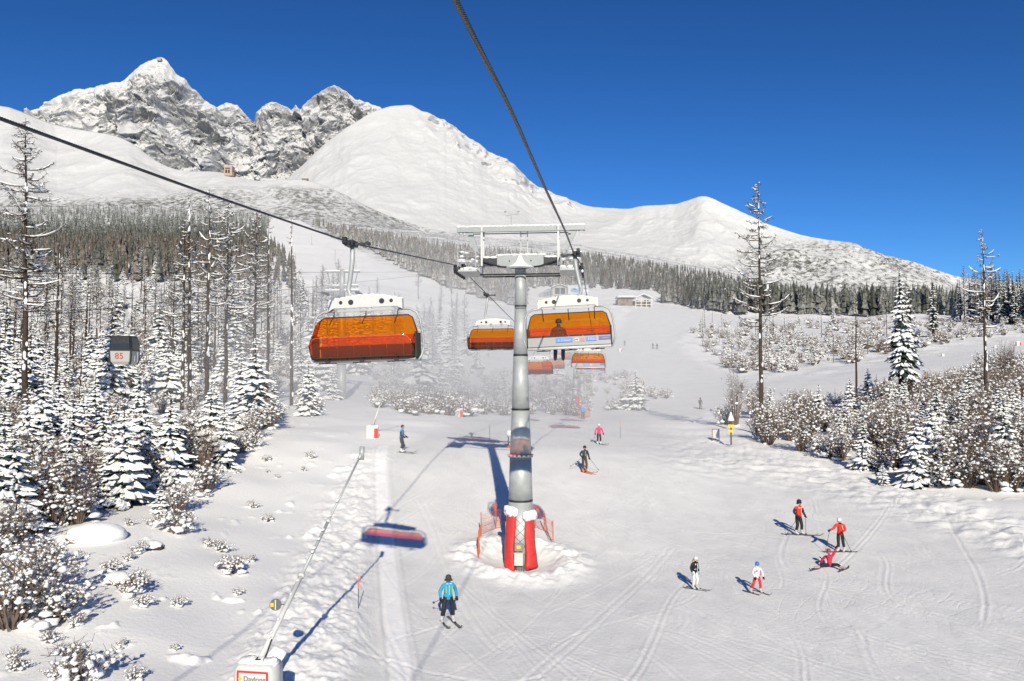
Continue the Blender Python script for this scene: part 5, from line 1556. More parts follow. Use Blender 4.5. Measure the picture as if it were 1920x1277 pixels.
a = MB()
for k in range(12): a.blob((random.uniform(-.55, .55), random.uniform(-.55, .55), z1 + .12), (.3, .3, .1), k, n=7, m=4)
a.build("snow", SNOWCAP, rf, True, kind="stuff")
a = MB(); a.box((0, 0, z2 + .02), (1.98, 1.98, .10)); a.build("waist_strip", RUBBER, t)
for sx in (-1, 1):
    for sy in (-1, 1):
        a = MB(); a.tube([(sx * .89, sy * .89, z2), (sx * .85, sy * .85, z3 + .25), (sx * .74, sy * .74, z3 + .04)], .075, 6); a.build("corner_guard", RUBBER, t)
a = MB(); a.box((.955, 0, (z2 + z3) / 2 + .05), (.06, .5, z2 - z3 - .3)); a.build("ski_holder", GALV, t)
a = MB(); a.box((.97, .30, (z2 + z3) / 2 + .05), (.08, .14, z2 - z3 - .3)); a.build("ski_holder", WHITEP, t)
text_mesh("number", "85", .72, REDP, lowb, (-.05, -.965, (z2 + z3) / 2 + .12), (math.radians(94), 0, 0), .006)
a = MB()
for k in range(6): a.box((-.7 + .28 * k, -.915, z2 + .6), (.035, .03, 1.0), Matrix.Rotation(-.055, 3, 'X'))
split(a, "window_mullion", DARKSTEEL, t)
a = MB(); a.tube([(0, 0, 0), (.12, 0, -.3), (.12, 0, -1.6), (0, 0, -2.0), (0, 0, z1 + .05)], .05, 8); a.build("hanger", GALV, t)
a = MB(); a.box((0, 0, 0), (.2, .6, .2)); a.build("grip", DARKSTEEL, t)

# ================================================================== FAR BUILDINGS
WALLG = mat("grey_render_wall", (.36, .35, .33), .8, noise=.1); WALLB = mat("brown_plank_wall", (.20, .155, .12), .85, noise=.2); ROOFS = mat("snowy_roof", (.62, .63, .64), .7)
def px_box(px0, px1, v0, v1, y): 
    A, B = at(px0, v1, y), at(px1, v0, y); return A, B
def far_building(label, px, v, y, w, h, parts):
    g = at(px, v, y); t = thing("lift_station" if "station" in label else "mountain_building", label, "building", g)
    return t
yA = 470.0; s = yA / 1493.0
g = at(1050, 557, yA); g.z = min(g.z, float(zfull(g.x, g.y)) + .2)
t = thing("lift_station", "grey gabled lift station with a dark window and snowy roof above the chair", "building", g)
a = MB(); W, H, D = 29 * s, 19 * s, 12
a.add([(-W / 2, 0, -2), (W / 2, 0, -2), (W / 2, 0, H), (0, 0, H + 5 * s), (-W / 2, 0, H), (-W / 2, D, -2), (W / 2, D, -2), (W / 2, D, H), (0, D, H + 5 * s), (-W / 2, D, H)],
      [(0, 1, 2, 3, 4), (9, 8, 7, 6, 5), (0, 5, 6, 1), (1, 6, 7, 2), (4, 9, 5, 0), (2, 7, 8, 3), (3, 8, 9, 4)]); a.build("wall", WALLG, t)
for sgn in (-1, 1):
    a = MB(); rot = Matrix.Rotation(sgn * math.atan2(5 * s, W / 2), 3, 'Y')
    a.box((sgn * W / 4, D / 2 - .5, H + 2.5 * s + .25), (math.hypot(W / 2, 5 * s) + .7, D + 1.5, .35), rot); a.build("roof", ROOFS, t)
a = MB(); a.box((.2 * s, -.06, 12 * s), (19 * s, .2, 11.5 * s)); wd = a.build("window", GLASSD, t)
a = MB(); a.box((.2 * s, -.2, 12 * s), (.5, .1, 11.5 * s)); a.build("mullion", WALLG, wd)
for k in range(4): a = MB(); a.box((-9 * s + 6 * s * k, -.08, 2 * s), (2.4 * s, .2, 1.8 * s)); a.build("window", GLASSD, t)
# slanted left wing
a = MB(); a.add([(-W / 2 - 24 * s, 3, -2), (-W / 2, 1, -2), (-W / 2, 1, H - .5), (-W / 2 - 8 * s, 2, H - .8), (-W / 2 - 24 * s, 3, 8 * s), (-W / 2 - 24 * s, 12, -2), (-W / 2, 12, -2), (-W / 2, 12, H - .5), (-W / 2 - 8 * s, 12, H - .8), (-W / 2 - 24 * s, 12, 8 * s)],
                [(0, 1, 2, 3, 4), (9, 8, 7, 6, 5), (0, 5, 6, 1), (2, 7, 8, 3), (3, 8, 9, 4), (4, 9, 5, 0)]); a.build("side_wing", GREYPAINT, t)
for j in range(2):
    for k in range(5):
        a = MB(); a.box((-W / 2 - 15 * s + k * 2.9 * s, 1.6 - .26 * k, (4 + 4.2 * j + .5 * k) * s), (1.5 * s, .3, 1.4 * s)); a.build("window", GLASSD, t)
# billboard with a car
g = at(1084, 553, yA - 3); t = thing("billboard", "wide pale billboard with a printed blue car beside the lift station", "billboard", g)
a = MB(); a.box((0, 0, 9.5 * s), (39 * s, .4, 17 * s)); a.build("panel", mat("billboard_grey", (.42, .44, .48), .6), t)
CARB = mat("blue_car_print", (.10, .26, .45), .5)
cb = lambda q: [(x * s, -.24, z * s) for x, z in q]
a = MB(); a.add(cb([(-14, 8), (-12.5, 6), (-4, 4.2), (2, 4.6), (4, 6.5), (3.6, 8.6), (-1, 10.2), (-4, 12.2), (-9, 12.6), (-13, 11)]), [tuple(range(10))]); a.build("car_print", CARB, t)
a = MB(); a.add([(x, y - .02, z) for x, y, z in cb([(-11, 10.6), (-5, 9.6), (-3, 10.4), (-5, 11.6), (-9, 11.9)])], [tuple(range(5))]); a.build("car_print", GLASSD, t)
a = MB(); a.box((12 * s, -.24, 7.5 * s), (14 * s, .06, 5 * s)); a.build("white_print", WHITEP, t)
a = MB(); a.box((11 * s, -.24, 11.8 * s), (12 * s, .06, 1.1 * s)); a.build("dark_print", NAVY, t)
for x in (-17, 17): a = MB(); a.box((x * s, .3, -1), (.5, .3, 6)); a.build("post", WOOD, t)
# mountain hut
yB = 415.0; s = yB / 1493.0
g = at(1190, 576, yB); g.z = min(g.z, float(zfull(g.x, g.y)) + .2)
t = thing("mountain_hut", "brown mountain hut with snowy roof and open timber porch beside the upper piste", "building", g)
a = MB(); a.box((-18 * s, 4, 8 * s - 1), (28 * s, 9, 18 * s + 1)); a.build("wall", WALLB, t)
a = MB(); a.box((16 * s, 6, 7 * s - 1), (32 * s, 5, 15 * s + 1)); a.build("wall", WALLB, t)
a = MB(); a.box((-16 * s, 3.5, 20 * s), (36 * s, 11, 4 * s), None, 0, (.86, .8)); a.build("roof", ROOFS, t)
a = MB(); a.add([(0, -1, 18 * s), (17 * s, -1, 26 * s), (34 * s, -1, 18 * s), (0, 9, 18 * s), (17 * s, 9, 26 * s), (34 * s, 9, 18 * s), (0, -1, 16.5 * s), (17 * s, -1, 24.3 * s), (34 * s, -1, 16.5 * s), (0, 9, 16.5 * s), (17 * s, 9, 24.3 * s), (34 * s, 9, 16.5 * s)],
                [(0, 1, 4, 3), (1, 2, 5, 4), (0, 6, 7, 1), (1, 7, 8, 2), (3, 4, 10, 9), (4, 5, 11, 10), (6, 9, 10, 7), (7, 10, 11, 8), (0, 3, 9, 6), (2, 8, 11, 5)]); a.build("roof", ROOFS, t)
for x in (2, 12, 22, 32): a = MB(); a.box((x * s, -.4, 8 * s - 1), (1.3 * s, .4, 18 * s + 2)); a.build("porch_post", WHITEP, t)
for z in (5, 11, 15): a = MB(); a.box((17 * s, -.3, z * s), (31 * s, .25, 1.0 * s)); a.build("porch_rail", WHITEP, t)
for (x, z) in ((-24, 6), (-20, 6), (-14, 12), (-22, 13)): a = MB(); a.box((x * s, -.6, z * s), (2.4 * s, .3, 3 * s)); a.build("window", GLASSD, t)
a = MB(); a.box((6 * s, 3.2, 12 * s), (4 * s, .3, 4 * s)); a.build("window", GLASSD, t)
a = MB(); a.box((24 * s, 3.2, 12 * s), (8 * s, .3, 5 * s)); a.build("window", GLASSD, t)
# buildings on the mountain
PINK = mat("pink_stone", (.42, .30, .23), .85, noise=.1)
y = 2750.0; s = y / 1493.0; g = at(430, 328, y)
t = thing("mountain_station", "pinkish tower-like cable car station on the shoulder below the rocky gully", "building", g)
a = MB(); a.box((0, 0, 6 * s), (15 * s, 25, 18 * s)); a.build("wall", PINK, t)
a = MB(); a.box((-5 * s, 2, 16 * s), (6 * s, 18, 6 * s)); a.build("tower_wall", PINK, t)
a = MB(); a.box((8.5 * s, 0, 0), (4 * s, 18, 8 * s)); a.build("annex_wall", WALLB, t)
a = MB(); a.box((0, 0, 15.4 * s), (15.6 * s, 26, .9 * s)); a.build("roof", ROOFS, t)
for x in (-3.5, 1.5): a = MB(); a.box((x * s, -13, 5 * s), (3 * s, 1, 6 * s)); a.build("window", GLASSD, t)
a = MB(); a.box((-.8 * s, -13, 11 * s), (9 * s, 1, 1.6 * s)); a.build("window", GLASSD, t)
y = 2700.0; s = y / 1493.0; g = at(572, 339, y)
t = thing("mountain_hut", "tiny dark hut on the rounded foothill below the big white slope", "building", g)
a = MB(); a.box((0, 0, 1.5 * s), (11 * s, 14, 5 * s)); a.build("wall", WALLB, t)
a = MB(); a.box((0, 0, 4.6 * s), (13 * s, 16, 2.4 * s), None, 0, (.7, .3)); a.build("roof", ROOFS, t)
y = 4480.0; s = y / 1493.0; g = at(299, 112, y)
t = thing("summit_observatory", "tiny observatory block on top of the highest rocky peak", "building", g)
a = MB(); a.box((0, 0, 0), (8 * s, 20, 5 * s)); a.build("wall", WALLG, t)
a = MB(); a.box((-1.5 * s, 0, 2.9 * s), (2.5 * s, 12, 2.0 * s)); a.build("roof", WALLG, t)
# drag lift pylons on the far clearing
for (px, v0, v1, lab) in ((584, 462, 438, "small T-shaped drag lift pylon high on the far white clearing"), (628, 493, 468, "T-shaped drag lift pylon low on the far white clearing"), (667, 512, 490, "T-shaped drag lift pylon at the foot of the far clearing")):
    g = ground(px, v0); h = z_of(v1, g.y) - g.z
    t = thing("drag_lift_pylon", lab, "lift pylon", g, 0, "drag lift pylons on the far clearing")
    a = MB(); a.tube([(0, 0, -1), (0, 0, h)], h * .022 + .08, 6); a.build("pole", GALV, t)
    a = MB(); a.box((0, 0, h), (h * .5, .3, .35)); a.build("crossarm", GALV, t)

# ================================================================== PEOPLE
SKIN = mat("skin", (.48, .25, .17), .55)
_cm = {}
def cmat(c, r=.75):
    k = tuple(c)
    if k not in _cm: _cm[k] = mat("cloth", c, r, noise=.10, nscale=9, bump=.25, bscale=25)
    return _cm[k]
BASE = dict(pelvis=(0, .03, .93), spine=(0, .0, 1.14), chest=(0, -.03, 1.34), neck=(0, -.04, 1.49), head=(0, -.06, 1.58), crown=(0, -.06, 1.70),
            sL=(.185, -.02, 1.42), eL=(.27, .0, 1.16), wL=(.27, -.14, .96), sR=(-.185, -.02, 1.42), eR=(-.27, .0, 1.16), wR=(-.27, -.14, .96),
            hL=(.10, .03, .88), kL=(.125, -.09, .50), aL=(.13, .02, .12), tL=(.13, -.17, .06), hR=(-.10, .03, .88), kR=(-.125, -.09, .50), aR=(-.13, .02, .12), tR=(-.13, -.17, .06))
RAD = dict(pelvis=.150, spine=.150, chest=.165, neck=.068, head=.085, crown=.075, sL=.088, eL=.068, wL=.052, sR=.088, eR=.068, wR=.052,
           hL=.108, kL=.082, aL=.075, tL=.055, hR=.108, kR=.082, aR=.075, tR=.055)
BONES = [("pelvis", "spine", 0), ("spine", "chest", 0), ("chest", "neck", 0), ("neck", "head", 2), ("head", "crown", 2), ("chest", "sL", 0), ("sL", "eL", 1), ("eL", "wL", 1), ("chest", "sR", 0), ("sR", "eR", 1), ("eR", "wR", 1),
         ("pelvis", "hL", 3), ("hL", "kL", 3), ("kL", "aL", 3), ("aL", "tL", 4), ("pelvis", "hR", 3), ("hR", "kR", 3), ("kR", "aR", 3), ("aR", "tR", 4)]
def body_mesh(J, mats):
    """one continuous figure grown along the joints; mats: jacket, sleeve, skin, trousers, boot"""
    names = list(J.keys()); me = bpy.data.meshes.new("b")
    me.from_pydata([J[n] for n in names], [(names.index(a), names.index(b)) for a, b, _ in BONES], [])
    o = bpy.data.objects.new("b", me); col.objects.link(o)
    sk = o.modifiers.new("s", 'SKIN'); sk.use_smooth_shade = True; sk.branch_smoothing = .6
    for i, n in enumerate(names):
        me.skin_vertices[0].data[i].radius = (RAD[n] * (1.12 if n in ("pelvis", "spine", "chest") else 1), RAD[n] * (.86 if n in ("pelvis", "spine", "chest") else 1))
        me.skin_vertices[0].data[i].use_root = (n == "pelvis")
    ss = o.modifiers.new("u", 'SUBSURF'); ss.levels = 2; ss.render_levels = 2
    dg = bpy.context.evaluated_depsgraph_get(); dg.update()
    out = bpy.data.meshes.new_from_object(o.evaluated_get(dg)); out.name = "body"
    bpy.data.objects.remove(o); bpy.data.meshes.remove(me)
    out.materials.clear()
    for m in mats: out.materials.append(m)
    n = len(out.polygons); C = np.zeros(n * 3); out.polygons.foreach_get("center", C); C = C.reshape(-1, 3)
    best = np.full(n, 9e9); idx = np.zeros(n, int)
    for a, b, k in BONES:
        A, B = np.array(J[a]), np.array(J[b]); d = B - A
        t = np.clip(((C - A) @ d) / (d @ d), 0, 1)
        q = np.linalg.norm(C - (A + t[:, None] * d), axis=1) / (.5 * (RAD[a] + RAD[b]))
        m = q < best; best[m] = q[m]
        kk = np.full(n, k)
        if b in ("aL", "aR"): kk = np.where(t > .62, 4, 3)
        if (a, b) == ("neck", "head"): kk = np.where(t < .25, 0, 2)
        if (a, b) in (("pelvis", "hL"), ("pelvis", "hR")): kk = np.where(t < .45, 0, 3)
        idx[m] = kk[m]
    out.polygons.foreach_set("material_index", idx.astype(np.int32)); out.update()
    return out
def glove(parent, w, e, m, flip):
    """mitten-free hand: palm, four unequal bent fingers, thumb on the side"""
    W, E = Vector(w), Vector(e); d = (W - E).normalized(); a = MB()
    sd = d.cross(Vector((0, 1, 0)));  sd = sd.normalized() if sd.length > .1 else Vector((1, 0, 0)); up = sd.cross(d)
    a.tube([W - d * .03, W + d * .03, W + d * .08], [.05, .055, .04], 8)
    for k, L in enumerate((.072, .085, .08, .062)):
        b = W + d * .07 + sd * (k - 1.5) * .022
        a.tube([b, b + d * L * .5 - up * .012, b + d * L * .75 - up * .04, b + d * L * .7 - up * .065], [.014, .013, .012, .009], 5)
    b = W + d * .02 + sd * .045 * flip
    a.tube([b, b + d * .03 + sd * .03 * flip, b + d * .06 + sd * .02 * flip - up * .03], [.016, .014, .011], 5)
    return a.build("glove", m, parent, True)
def ski(parent, at_, ang, L, m, tilt=0.0):
    a = MB(); n = 14; w = .048
    for i in range(n + 1):
        f = i / n; y = .42 * L - L * f                                            # tail .. tip towards -Y
        z = .012 + (.11 * ((f - .86) / .14) ** 2 if f > .86 else 0) + (.02 * ((.06 - f) / .06) if f < .06 else 0)
        q = w * (1.0 + .25 * abs(f - .5) * 2) * (1 if f < .95 else .55)
        a.v += [(-q, y, z), (q, y, z), (q, y, z + .016), (-q, y, z + .016)]
    for i in range(n):
        b = 4 * i
        for k in range(4): a.f.append((b + k, b + (k + 1) % 4, b + 4 + (k + 1) % 4, b + 4 + k)); a.m.append(0)
    a.f += [(3, 2, 1, 0), (4 * n, 4 * n + 1, 4 * n + 2, 4 * n + 3)]; a.m += [0, 0]
    o = a.build("ski", m, parent); o.location = at_; o.rotation_euler = (tilt, 0, ang)
    b = MB(); b.box((0, .10, .05), (.075, .10, .05)); b.box((0, -.19, .045), (.07, .07, .04)); b.build("binding", DARKSTEEL, o)
    return o
PEOPLE = {}
def person(label, loc, h, rz, cols, pose=None, head="helmet", hcol=(.6, .6, .6), gog=(.03, .03, .04), skis=None, poles=None, bulk=1.0, ski_ang=0.0, ski_len=1.6, glv=(.012, .012, .014), extra=None, who=None, group=None):
    J = dict(BASE)
    for k, v in (pose or {}).items(): J[k] = v
    t = thing("person", label, "person", loc, rz, group); S = h / 1.75; t.scale = (S, S, S)
    mats = [cmat(cols[0]), cmat(cols[1]), SKIN, cmat(cols[2]), cmat(cols[3], .4)]
    body = link("body", body_mesh(J, mats), t)
    c = Vector(J["head"]).lerp(Vector(J["crown"]), .45); upv = (Vector(J["crown"]) - Vector(J["head"])).normalized()
    a = MB()
    if head == "helmet":
        a.lathe([(.118, -.02), (.125, .03), (.122, .08), (.105, .13), (.07, .165), (.02, .178)], 16, c + Vector((0, .012, 0))); a.box(c + Vector((0, .035, -.04)), (.20, .13, .06)); a.build("helmet", cmat(hcol, .35), t, True)
    else:
        a.lathe([(.112, -.01), (.118, .03), (.112, .08), (.09, .125), (.05, .15), (.012, .158)], 16, c + Vector((0, .01, 0)))
        if head == "brim": a.lathe([(.115, -.03), (.165, -.055), (.165, -.04), (.118, 0)], 16, c)
        a.build("hat", cmat(hcol, .9), t, True)
    if gog:
        a = MB(); n = 7
        for i in range(n):
            an = math.radians(-60 + 120 * i / (n - 1))
            x, y = .115 * math.sin(an), -.108 * math.cos(an)
            a.v += [(c.x + x, c.y + y, c.z - .015), (c.x + x, c.y + y, c.z + .05)]
        for i in range(n - 1): a.f.append((2 * i, 2 * i + 2, 2 * i + 3, 2 * i + 1)); a.m.append(0)
        a.build("goggles", cmat(gog, .15), t, True)
    a = MB(); a.blob(c + Vector((0, -.098, -.035)), (.014, .022, .022), 1, n=6, m=4, jit=0); a.build("nose", SKIN, t, True)
    a = MB(); a.box(c + Vector((0, -.088, -.072)), (.045, .012, .01)); a.build("mouth", cmat((.30, .09, .07)), t)
    glove(t, J["wL"], J["eL"], cmat(glv), -1); glove(t, J["wR"], J["eR"], cmat(glv), 1)
    if skis is not None:
        for s_ in ("L", "R"):
            q = J["a" + s_]; an = ski_ang + (extra or {}).get("wedge", 0) * (1 if s_ == "L" else -1)
            ski(t, (q[0], q[1] - .06, max(-.01, q[2] - .125)), an, ski_len, cmat(skis, .35), (extra or {}).get("tilt", 0))
    for (sx, sy, sz, w, hh, m) in (extra or {}).get("patches", ()):
        a = MB(); a.box((sx, sy, sz), (w, .012, hh)); a.build("jacket_panel", cmat(m), t)
    if (extra or {}).get("ponytail"):
        a = MB(); a.tube([c + Vector((-.06, .10, .02)), c + Vector((-.13, .14, -.05)), c + Vector((-.15, .10, -.22))], [.035, .04, .02], 7); a.build("hair", cmat((.30, .20, .10)), t, True)
    if (extra or {}).get("bib"):
        a = MB(); a.box(Vector(J["spine"]) + Vector((0, .17, .05)), (.34, .02, .42)); a.build("bib", cmat((extra)["bib"]), t)
    M = Matrix.Translation(Vector(loc)) @ Matrix.Rotation(rz, 4, 'Z') @ Matrix.Scale(S, 4)
    for side, tgt, plab in (poles or ()):
        hnd = M @ (Vector(J["w" + side]) + Vector((0, -.03, -.02)))
        end = M @ Vector(tgt)
        if (extra or {}).get("ground", True) and tgt[2] <= .02: end.z = float(zfull(end.x, end.y)) - .02
        p = thing("ski_pole", plab, "ski pole", end); d = hnd - end
        a = MB(); a.tube([(0, 0, 0), d], .011, 6); a.build("shaft", DARKSTEEL, p)
        a = MB(); a.tube([d, d + d.normalized() * .10], .018, 6); a.build("grip", RUBBER, p)
        a = MB(); u = d.normalized(); a.tube([u * .07, u * .085], .045, 10); a.build("basket", RUBBER, p)
    return t
def foot(px, v): return ground(px, v)
BK = (.012, .012, .014); WH = (.62, .62, .62); DG = (.05, .05, .055); BOOTW = (.5, .5, .5)
person("skier in a turquoise jacket, black trousers and grey hat gliding towards the camera", foot(840, 1168), 1.78, .30, [(.02, .30, .48), (.02, .30, .48), BK, BOOTW],
       dict(hL=(.12, .03, .88), kL=(.17, -.06, .50), aL=(.20, .02, .12), tL=(.21, -.17, .06), hR=(-.12, .03, .88), kR=(-.19, -.06, .5), aR=(-.24, .04, .12), tR=(-.24, -.15, .06), eL=(.31, .04, 1.15), wL=(.31, -.10, .93), eR=(-.31, .04, 1.15), wR=(-.31, -.10, .93)),
       head="brim", hcol=(.05, .045, .04), gog=None, skis=(.10, .10, .10), ski_ang=.12, ski_len=1.55,
       poles=[("L", (.42, .75, .55), "ski pole trailing behind the turquoise skier, tucked under the left arm"), ("R", (-.42, .75, .55), "ski pole trailing behind the turquoise skier, tucked under the right arm")],
       extra=dict(patches=[(.115, -.185, 1.26, .03, .24, (.35, .40, .03)), (-.115, -.185, 1.26, .03, .24, (.35, .40, .03)), (0, -.20, 1.24, .014, .36, WH), (.06, -.16, 1.47, .07, .03, WH), (-.06, -.16, 1.47, .07, .03, WH)]))
person("man in red and black jacket with black helmet standing on skis", foot(1498, 1003), 1.88, .35, [(.62, .03, .02), BK, BK, BOOTW],
       dict(kL=(.15, -.05, .5), aL=(.17, .0, .12), tL=(.25, -.14, .06), kR=(-.13, -.07, .5), aR=(-.15, .06, .12), tR=(-.06, -.10, .06), wR=(-.20, -.20, .98), eR=(-.30, .02, 1.17), wL=(.30, -.12, .98)),
       hcol=BK, gog=None, skis=(.12, .12, .13), ski_ang=.92, ski_len=1.75,
       poles=[("L", (.36, -.10, 0), "ski pole planted beside the man in the red and black jacket, image right"), ("R", (-.62, .25, 0), "ski pole slanting behind the man in the red and black jacket")],
       extra=dict(patches=[(.07, -.178, 1.43, .12, .05, WH), (-.10, -.178, 1.40, .12, .05, WH), (.0, -.195, 1.26, .02, .30, WH)]))
person("woman in red jacket with white helmet leaning on a ski pole over the fallen child", foot(1576, 1036), 1.70, -.35, [(.62, .03, .02), (.62, .03, .02), BK, BOOTW],
       dict(eR=(-.33, -.10, 1.20), wR=(-.52, -.22, 1.12), eL=(.25, -.04, 1.16), wL=(.08, -.24, 1.05), head=(-.03, -.10, 1.57), crown=(-.04, -.12, 1.68), kL=(.13, -.04, .5), aL=(.20, .04, .12), tL=(.12, -.12, .06), kR=(-.10, -.1, .5), aR=(-.10, .0, .12), tR=(-.2, -.14, .06)),
       hcol=WH, gog=(.35, .30, .25), skis=(.11, .11, .12), ski_ang=-1.2, ski_len=1.6, poles=[("R", (-.78, -.42, 0), "ski pole planted in front of the woman in the red jacket"), ("L", (.55, .25, 0), "ski pole trailing behind the woman in the red jacket")],
       extra=dict(patches=[(.10, -.175, 1.33, .03, .16, WH), (.17, -.12, 1.05, .06, .12, WH), (-.03, -.19, 1.27, .018, .3, DG)]))
person("child in pink jacket and black trousers fallen on the snow with one arm raised", foot(1556, 1067), 1.55, 0.0, [(.50, .015, .05), (.50, .015, .05), BK, (.45, .30, .30)],
       dict(pelvis=(0, .02, .17), spine=(.02, .10, .34), chest=(.05, .16, .54), neck=(.04, .17, .69), head=(.0, .13, .78), crown=(-.01, .12, .90), sL=(.21, .16, .62), eL=(.33, .12, .84), wL=(.38, .06, 1.08), sR=(-.12, .18, .60), eR=(-.28, .28, .42), wR=(-.34, .34, .18),
            hL=(.10, .0, .16), kL=(.32, -.20, .24), aL=(.50, -.44, .10), tL=(.60, -.60, .16), hR=(-.10, .0, .16), kR=(-.44, -.10, .20), aR=(-.80, -.26, .09), tR=(-.98, -.34, .12)),
       hcol=(.30, .02, .06), gog=(.45, .40, .40), skis=None)
_k = PEOPLE
t = [o for o in col.objects if o.get("label", "").startswith("child in pink")][0]
ski(t, (.52, -.50, .02), 2.3, 1.1, cmat((.08, .08, .09), .35), 0.0)
ski(t, (-.90, -.35, .02), -1.0, .9, cmat((.09, .09, .10), .35), 0.0)
person("girl in black and white jacket, white trousers and white helmet with ponytail", foot(1303, 1104), 1.42, .55, [BK, BK, (.66, .66, .64), BOOTW],
       dict(eL=(.25, .02, 1.16), wL=(.22, -.08, .92), eR=(-.26, .04, 1.16), wR=(-.24, -.05, .92), head=(.02, -.08, 1.57), crown=(.03, -.10, 1.69)), hcol=WH, gog=(.05, .05, .05), skis=(.08, .08, .08), ski_ang=.38, ski_len=1.5, glv=(.25, .42, .50),
       extra=dict(ponytail=True, patches=[(.05, -.182, 1.28, .05, .28, WH), (-.12, -.172, 1.12, .14, .03, WH), (-.10, -.178, 1.38, .08, .08, WH), (.15, -.165, 1.22, .03, .24, (.3, .3, .3)), (.02, -.18, 1.08, .03, .12, WH)]))
person("child in white jacket, red trousers and blue helmet turning on skis", foot(1420, 1113), 1.30, -.05, [(.68, .66, .66), (.68, .66, .66), (.62, .02, .02), BOOTW],
       dict(hL=(.11, .03, .88), kL=(.17, -.06, .52), aL=(.20, .02, .12), tL=(.24, -.17, .06), hR=(-.11, .03, .88), kR=(-.24, -.14, .56), aR=(-.40, .0, .12), tR=(-.34, -.18, .06), eL=(.30, .02, 1.16), wL=(.36, -.04, .90), eR=(-.26, -.04, 1.14), wR=(-.16, -.18, .90)),
       hcol=(.02, .16, .45), gog=(.45, .22, .02), skis=(.10, .10, .11), ski_ang=.62, ski_len=1.35,
       extra=dict(patches=[(-.05, -.19, 1.30, .10, .06, (.55, .02, .05)), (.16, -.16, 1.18, .035, .3, (.5, .02, .08))]))
person("skier in black puffy jacket and brown trousers on orange skis with poles spread", foot(1096, 886), 1.80, .25, [(.03, .033, .038), (.03, .033, .038), (.06, .042, .02), (.62, .14, .03)],
       dict(eR=(-.30, .06, 1.17), wR=(-.20, -.10, 1.02), wL=(.30, -.10, .95)), head="hat", hcol=BK, gog=None, skis=(.60, .13, .03), ski_ang=.55, ski_len=1.6,
       poles=[("R", (-.90, .35, .35), "ski pole held out to the image left by the skier in black"), ("L", (1.0, -.05, .10), "ski pole held out to the image right by the skier in black")],
       extra=dict(patches=[(.0, -.19, 1.25, .06, .34, (.2, .2, .2)), (.1, -.18, 1.1, .1, .02, (.25, .22, .15))]))
person("skier in bright pink jacket, black trousers and white helmet", foot(1123, 833), 1.66, .15, [(.72, .035, .15), (.72, .035, .15), BK, WH], dict(eL=(.32, .02, 1.17), wL=(.38, -.06, .95), eR=(-.32, .02, 1.17), wR=(-.36, -.06, .95)), hcol=WH, gog=(.1, .08, .08), skis=(.15, .15, .16), ski_ang=.65,
       poles=[("R", (-.42, -.25, .55), "short ski pole in the hand of the skier in pink")])
person("skier in light blue jacket standing before the second lift tower", foot(1093, 786), 1.72, math.pi, [(.10, .28, .55), (.10, .28, .55), (.05, .04, .03), DG], None, hcol=(.55, .5, .5), gog=None, skis=(.1, .1, .1), ski_ang=.3)
person("skier in blue and grey with a white bib standing side-on on the piste", foot(753, 849), 1.88, 1.35, [(.10, .26, .55), (.045, .045, .05), (.05, .05, .055), WH],
       dict(wL=(.24, -.24, 1.0), eL=(.24, -.02, 1.14), wR=(-.22, -.22, 1.02), eR=(-.24, -.02, 1.14)), head="hat", hcol=(.05, .045, .045), gog=(.45, .42, .42), skis=(.2, .2, .2), ski_ang=.0, ski_len=1.7, extra=dict(patches=[(0, -.2, 1.02, .22, .2, WH)]))
for (px, v, hh, c1, c2, lab) in ((1313, 767, 1.75, (.10, .10, .10), (.12, .12, .12), "small grey skier on the bend below the upper piste"), (1224, 654, 1.75, (.06, .06, .07), (.05, .05, .05), "tiny dark skier on the upper piste, first of the two"), (1232, 655, 1.75, (.07, .05, .05), (.05, .05, .05), "tiny dark skier on the upper piste, second of the two"),
                                 (1391, 737, 1.8, (.09, .09, .10), (.1, .1, .1), "small dark skier behind the leafless grey saplings"), (1421, 732, 1.7, (.16, .13, .10), (.08, .08, .08), "small skier half hidden by the very tall larch's trunk"), (1735, 718, 1.75, (.50, .22, .03), (.05, .05, .05), "small skier in an orange jacket on the far piste beside the spruces"),
                                 (1171, 648, 1.75, (.08, .08, .09), (.05, .05, .05), "tiny skier at the upper piste's edge beside the passing chair"), (1562, 640, 1.75, (.07, .07, .09), (.06, .06, .06), "tiny skier on the flat beyond the scrub")):
    g = foot(px, v)
    if g is not None: person(lab, g, hh, .3, [c1, c1, c2, DG], None, hcol=(.1, .1, .1), gog=None, skis=(.1, .1, .1), ski_ang=.2)
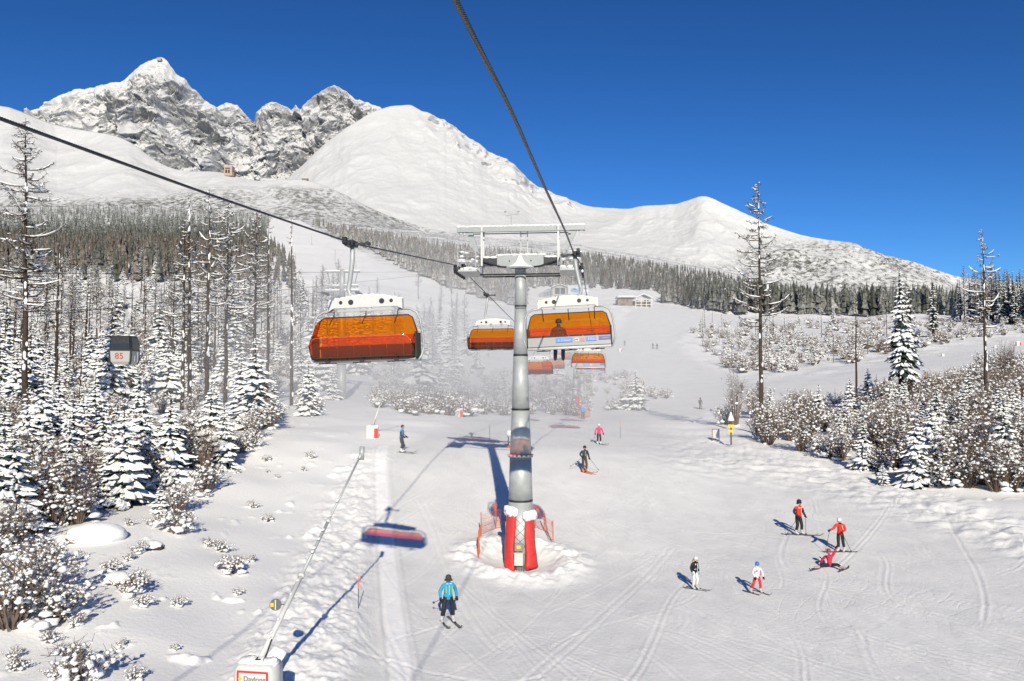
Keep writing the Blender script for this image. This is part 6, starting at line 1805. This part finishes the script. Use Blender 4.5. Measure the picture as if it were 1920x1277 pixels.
# passengers on the uphill chair, seen from behind through the bubble
seat = dict(pelvis=(0, .0, .14), spine=(0, .06, .34), chest=(0, .04, .55), neck=(0, .03, .70), head=(0, .0, .79), crown=(0, -.01, .91), sL=(.185, .04, .62), eL=(.26, -.05, .38), wL=(.18, -.28, .30), sR=(-.185, .04, .62), eR=(-.26, -.05, .38), wR=(-.18, -.28, .30),
            hL=(.10, -.04, .10), kL=(.14, -.48, .06), aL=(.15, -.42, -.44), tL=(.16, -.58, -.52), hR=(-.10, -.04, .10), kR=(-.14, -.48, .06), aR=(-.14, -.46, -.44), tR=(-.14, -.62, -.52))
Mc = up0.matrix_basis.copy()
for (x, hh, cols, hc, lab) in ((-.40 - .32, 1.72, [(.03, .025, .02), (.03, .025, .02), (.03, .05, .14), DG], (.03, .025, .02), "passenger with dark hat and blue trousers riding the orange bubble chair"),):
    p = Mc @ Vector((x, -.12, -3.30))
    person(lab, p, hh, LANG + math.pi, cols, seat, head="hat", hcol=hc, gog=None, skis=(.08, .08, .09), ski_ang=0, ski_len=1.6)

# ================================================================== MIST blown from the snow guns over the valley floor
def mist(name, loc, r, dens):
    a = bmesh.new(); bmesh.ops.create_icosphere(a, subdivisions=3, radius=1.0)
    me = bpy.data.meshes.new(name); a.to_mesh(me); a.free()
    m = bpy.data.materials.new("snow_mist"); m.use_nodes = True; nt = m.node_tree; nt.nodes.clear(); L = nt.links.new
    o = nt.nodes.new("ShaderNodeOutputMaterial"); v = nt.nodes.new("ShaderNodeVolumePrincipled")
    v.inputs["Color"].default_value = (.97, .97, .98, 1); v.inputs["Anisotropy"].default_value = 0.0
    tc = nt.nodes.new("ShaderNodeTexCoord"); ln = nt.nodes.new("ShaderNodeVectorMath"); ln.operation = 'LENGTH'; L(tc.outputs["Object"], ln.inputs[0])
    mr = nt.nodes.new("ShaderNodeMapRange"); mr.interpolation_type = 'SMOOTHSTEP'; L(ln.outputs["Value"], mr.inputs[0])
    for i, q in enumerate((0.1, 1.0, dens, 0.0)): mr.inputs[1 + i].default_value = q
    L(mr.outputs[0], v.inputs["Density"]); L(v.outputs[0], o.inputs["Volume"]); me.materials.append(m)
    ob = link(name, me, None, loc, "thin drifting snow mist hanging over the valley behind the tower", None, None, "stuff"); ob.scale = r
    return ob
mist("mist", (-7, 112, 8), (44, 72, 25), .0205)
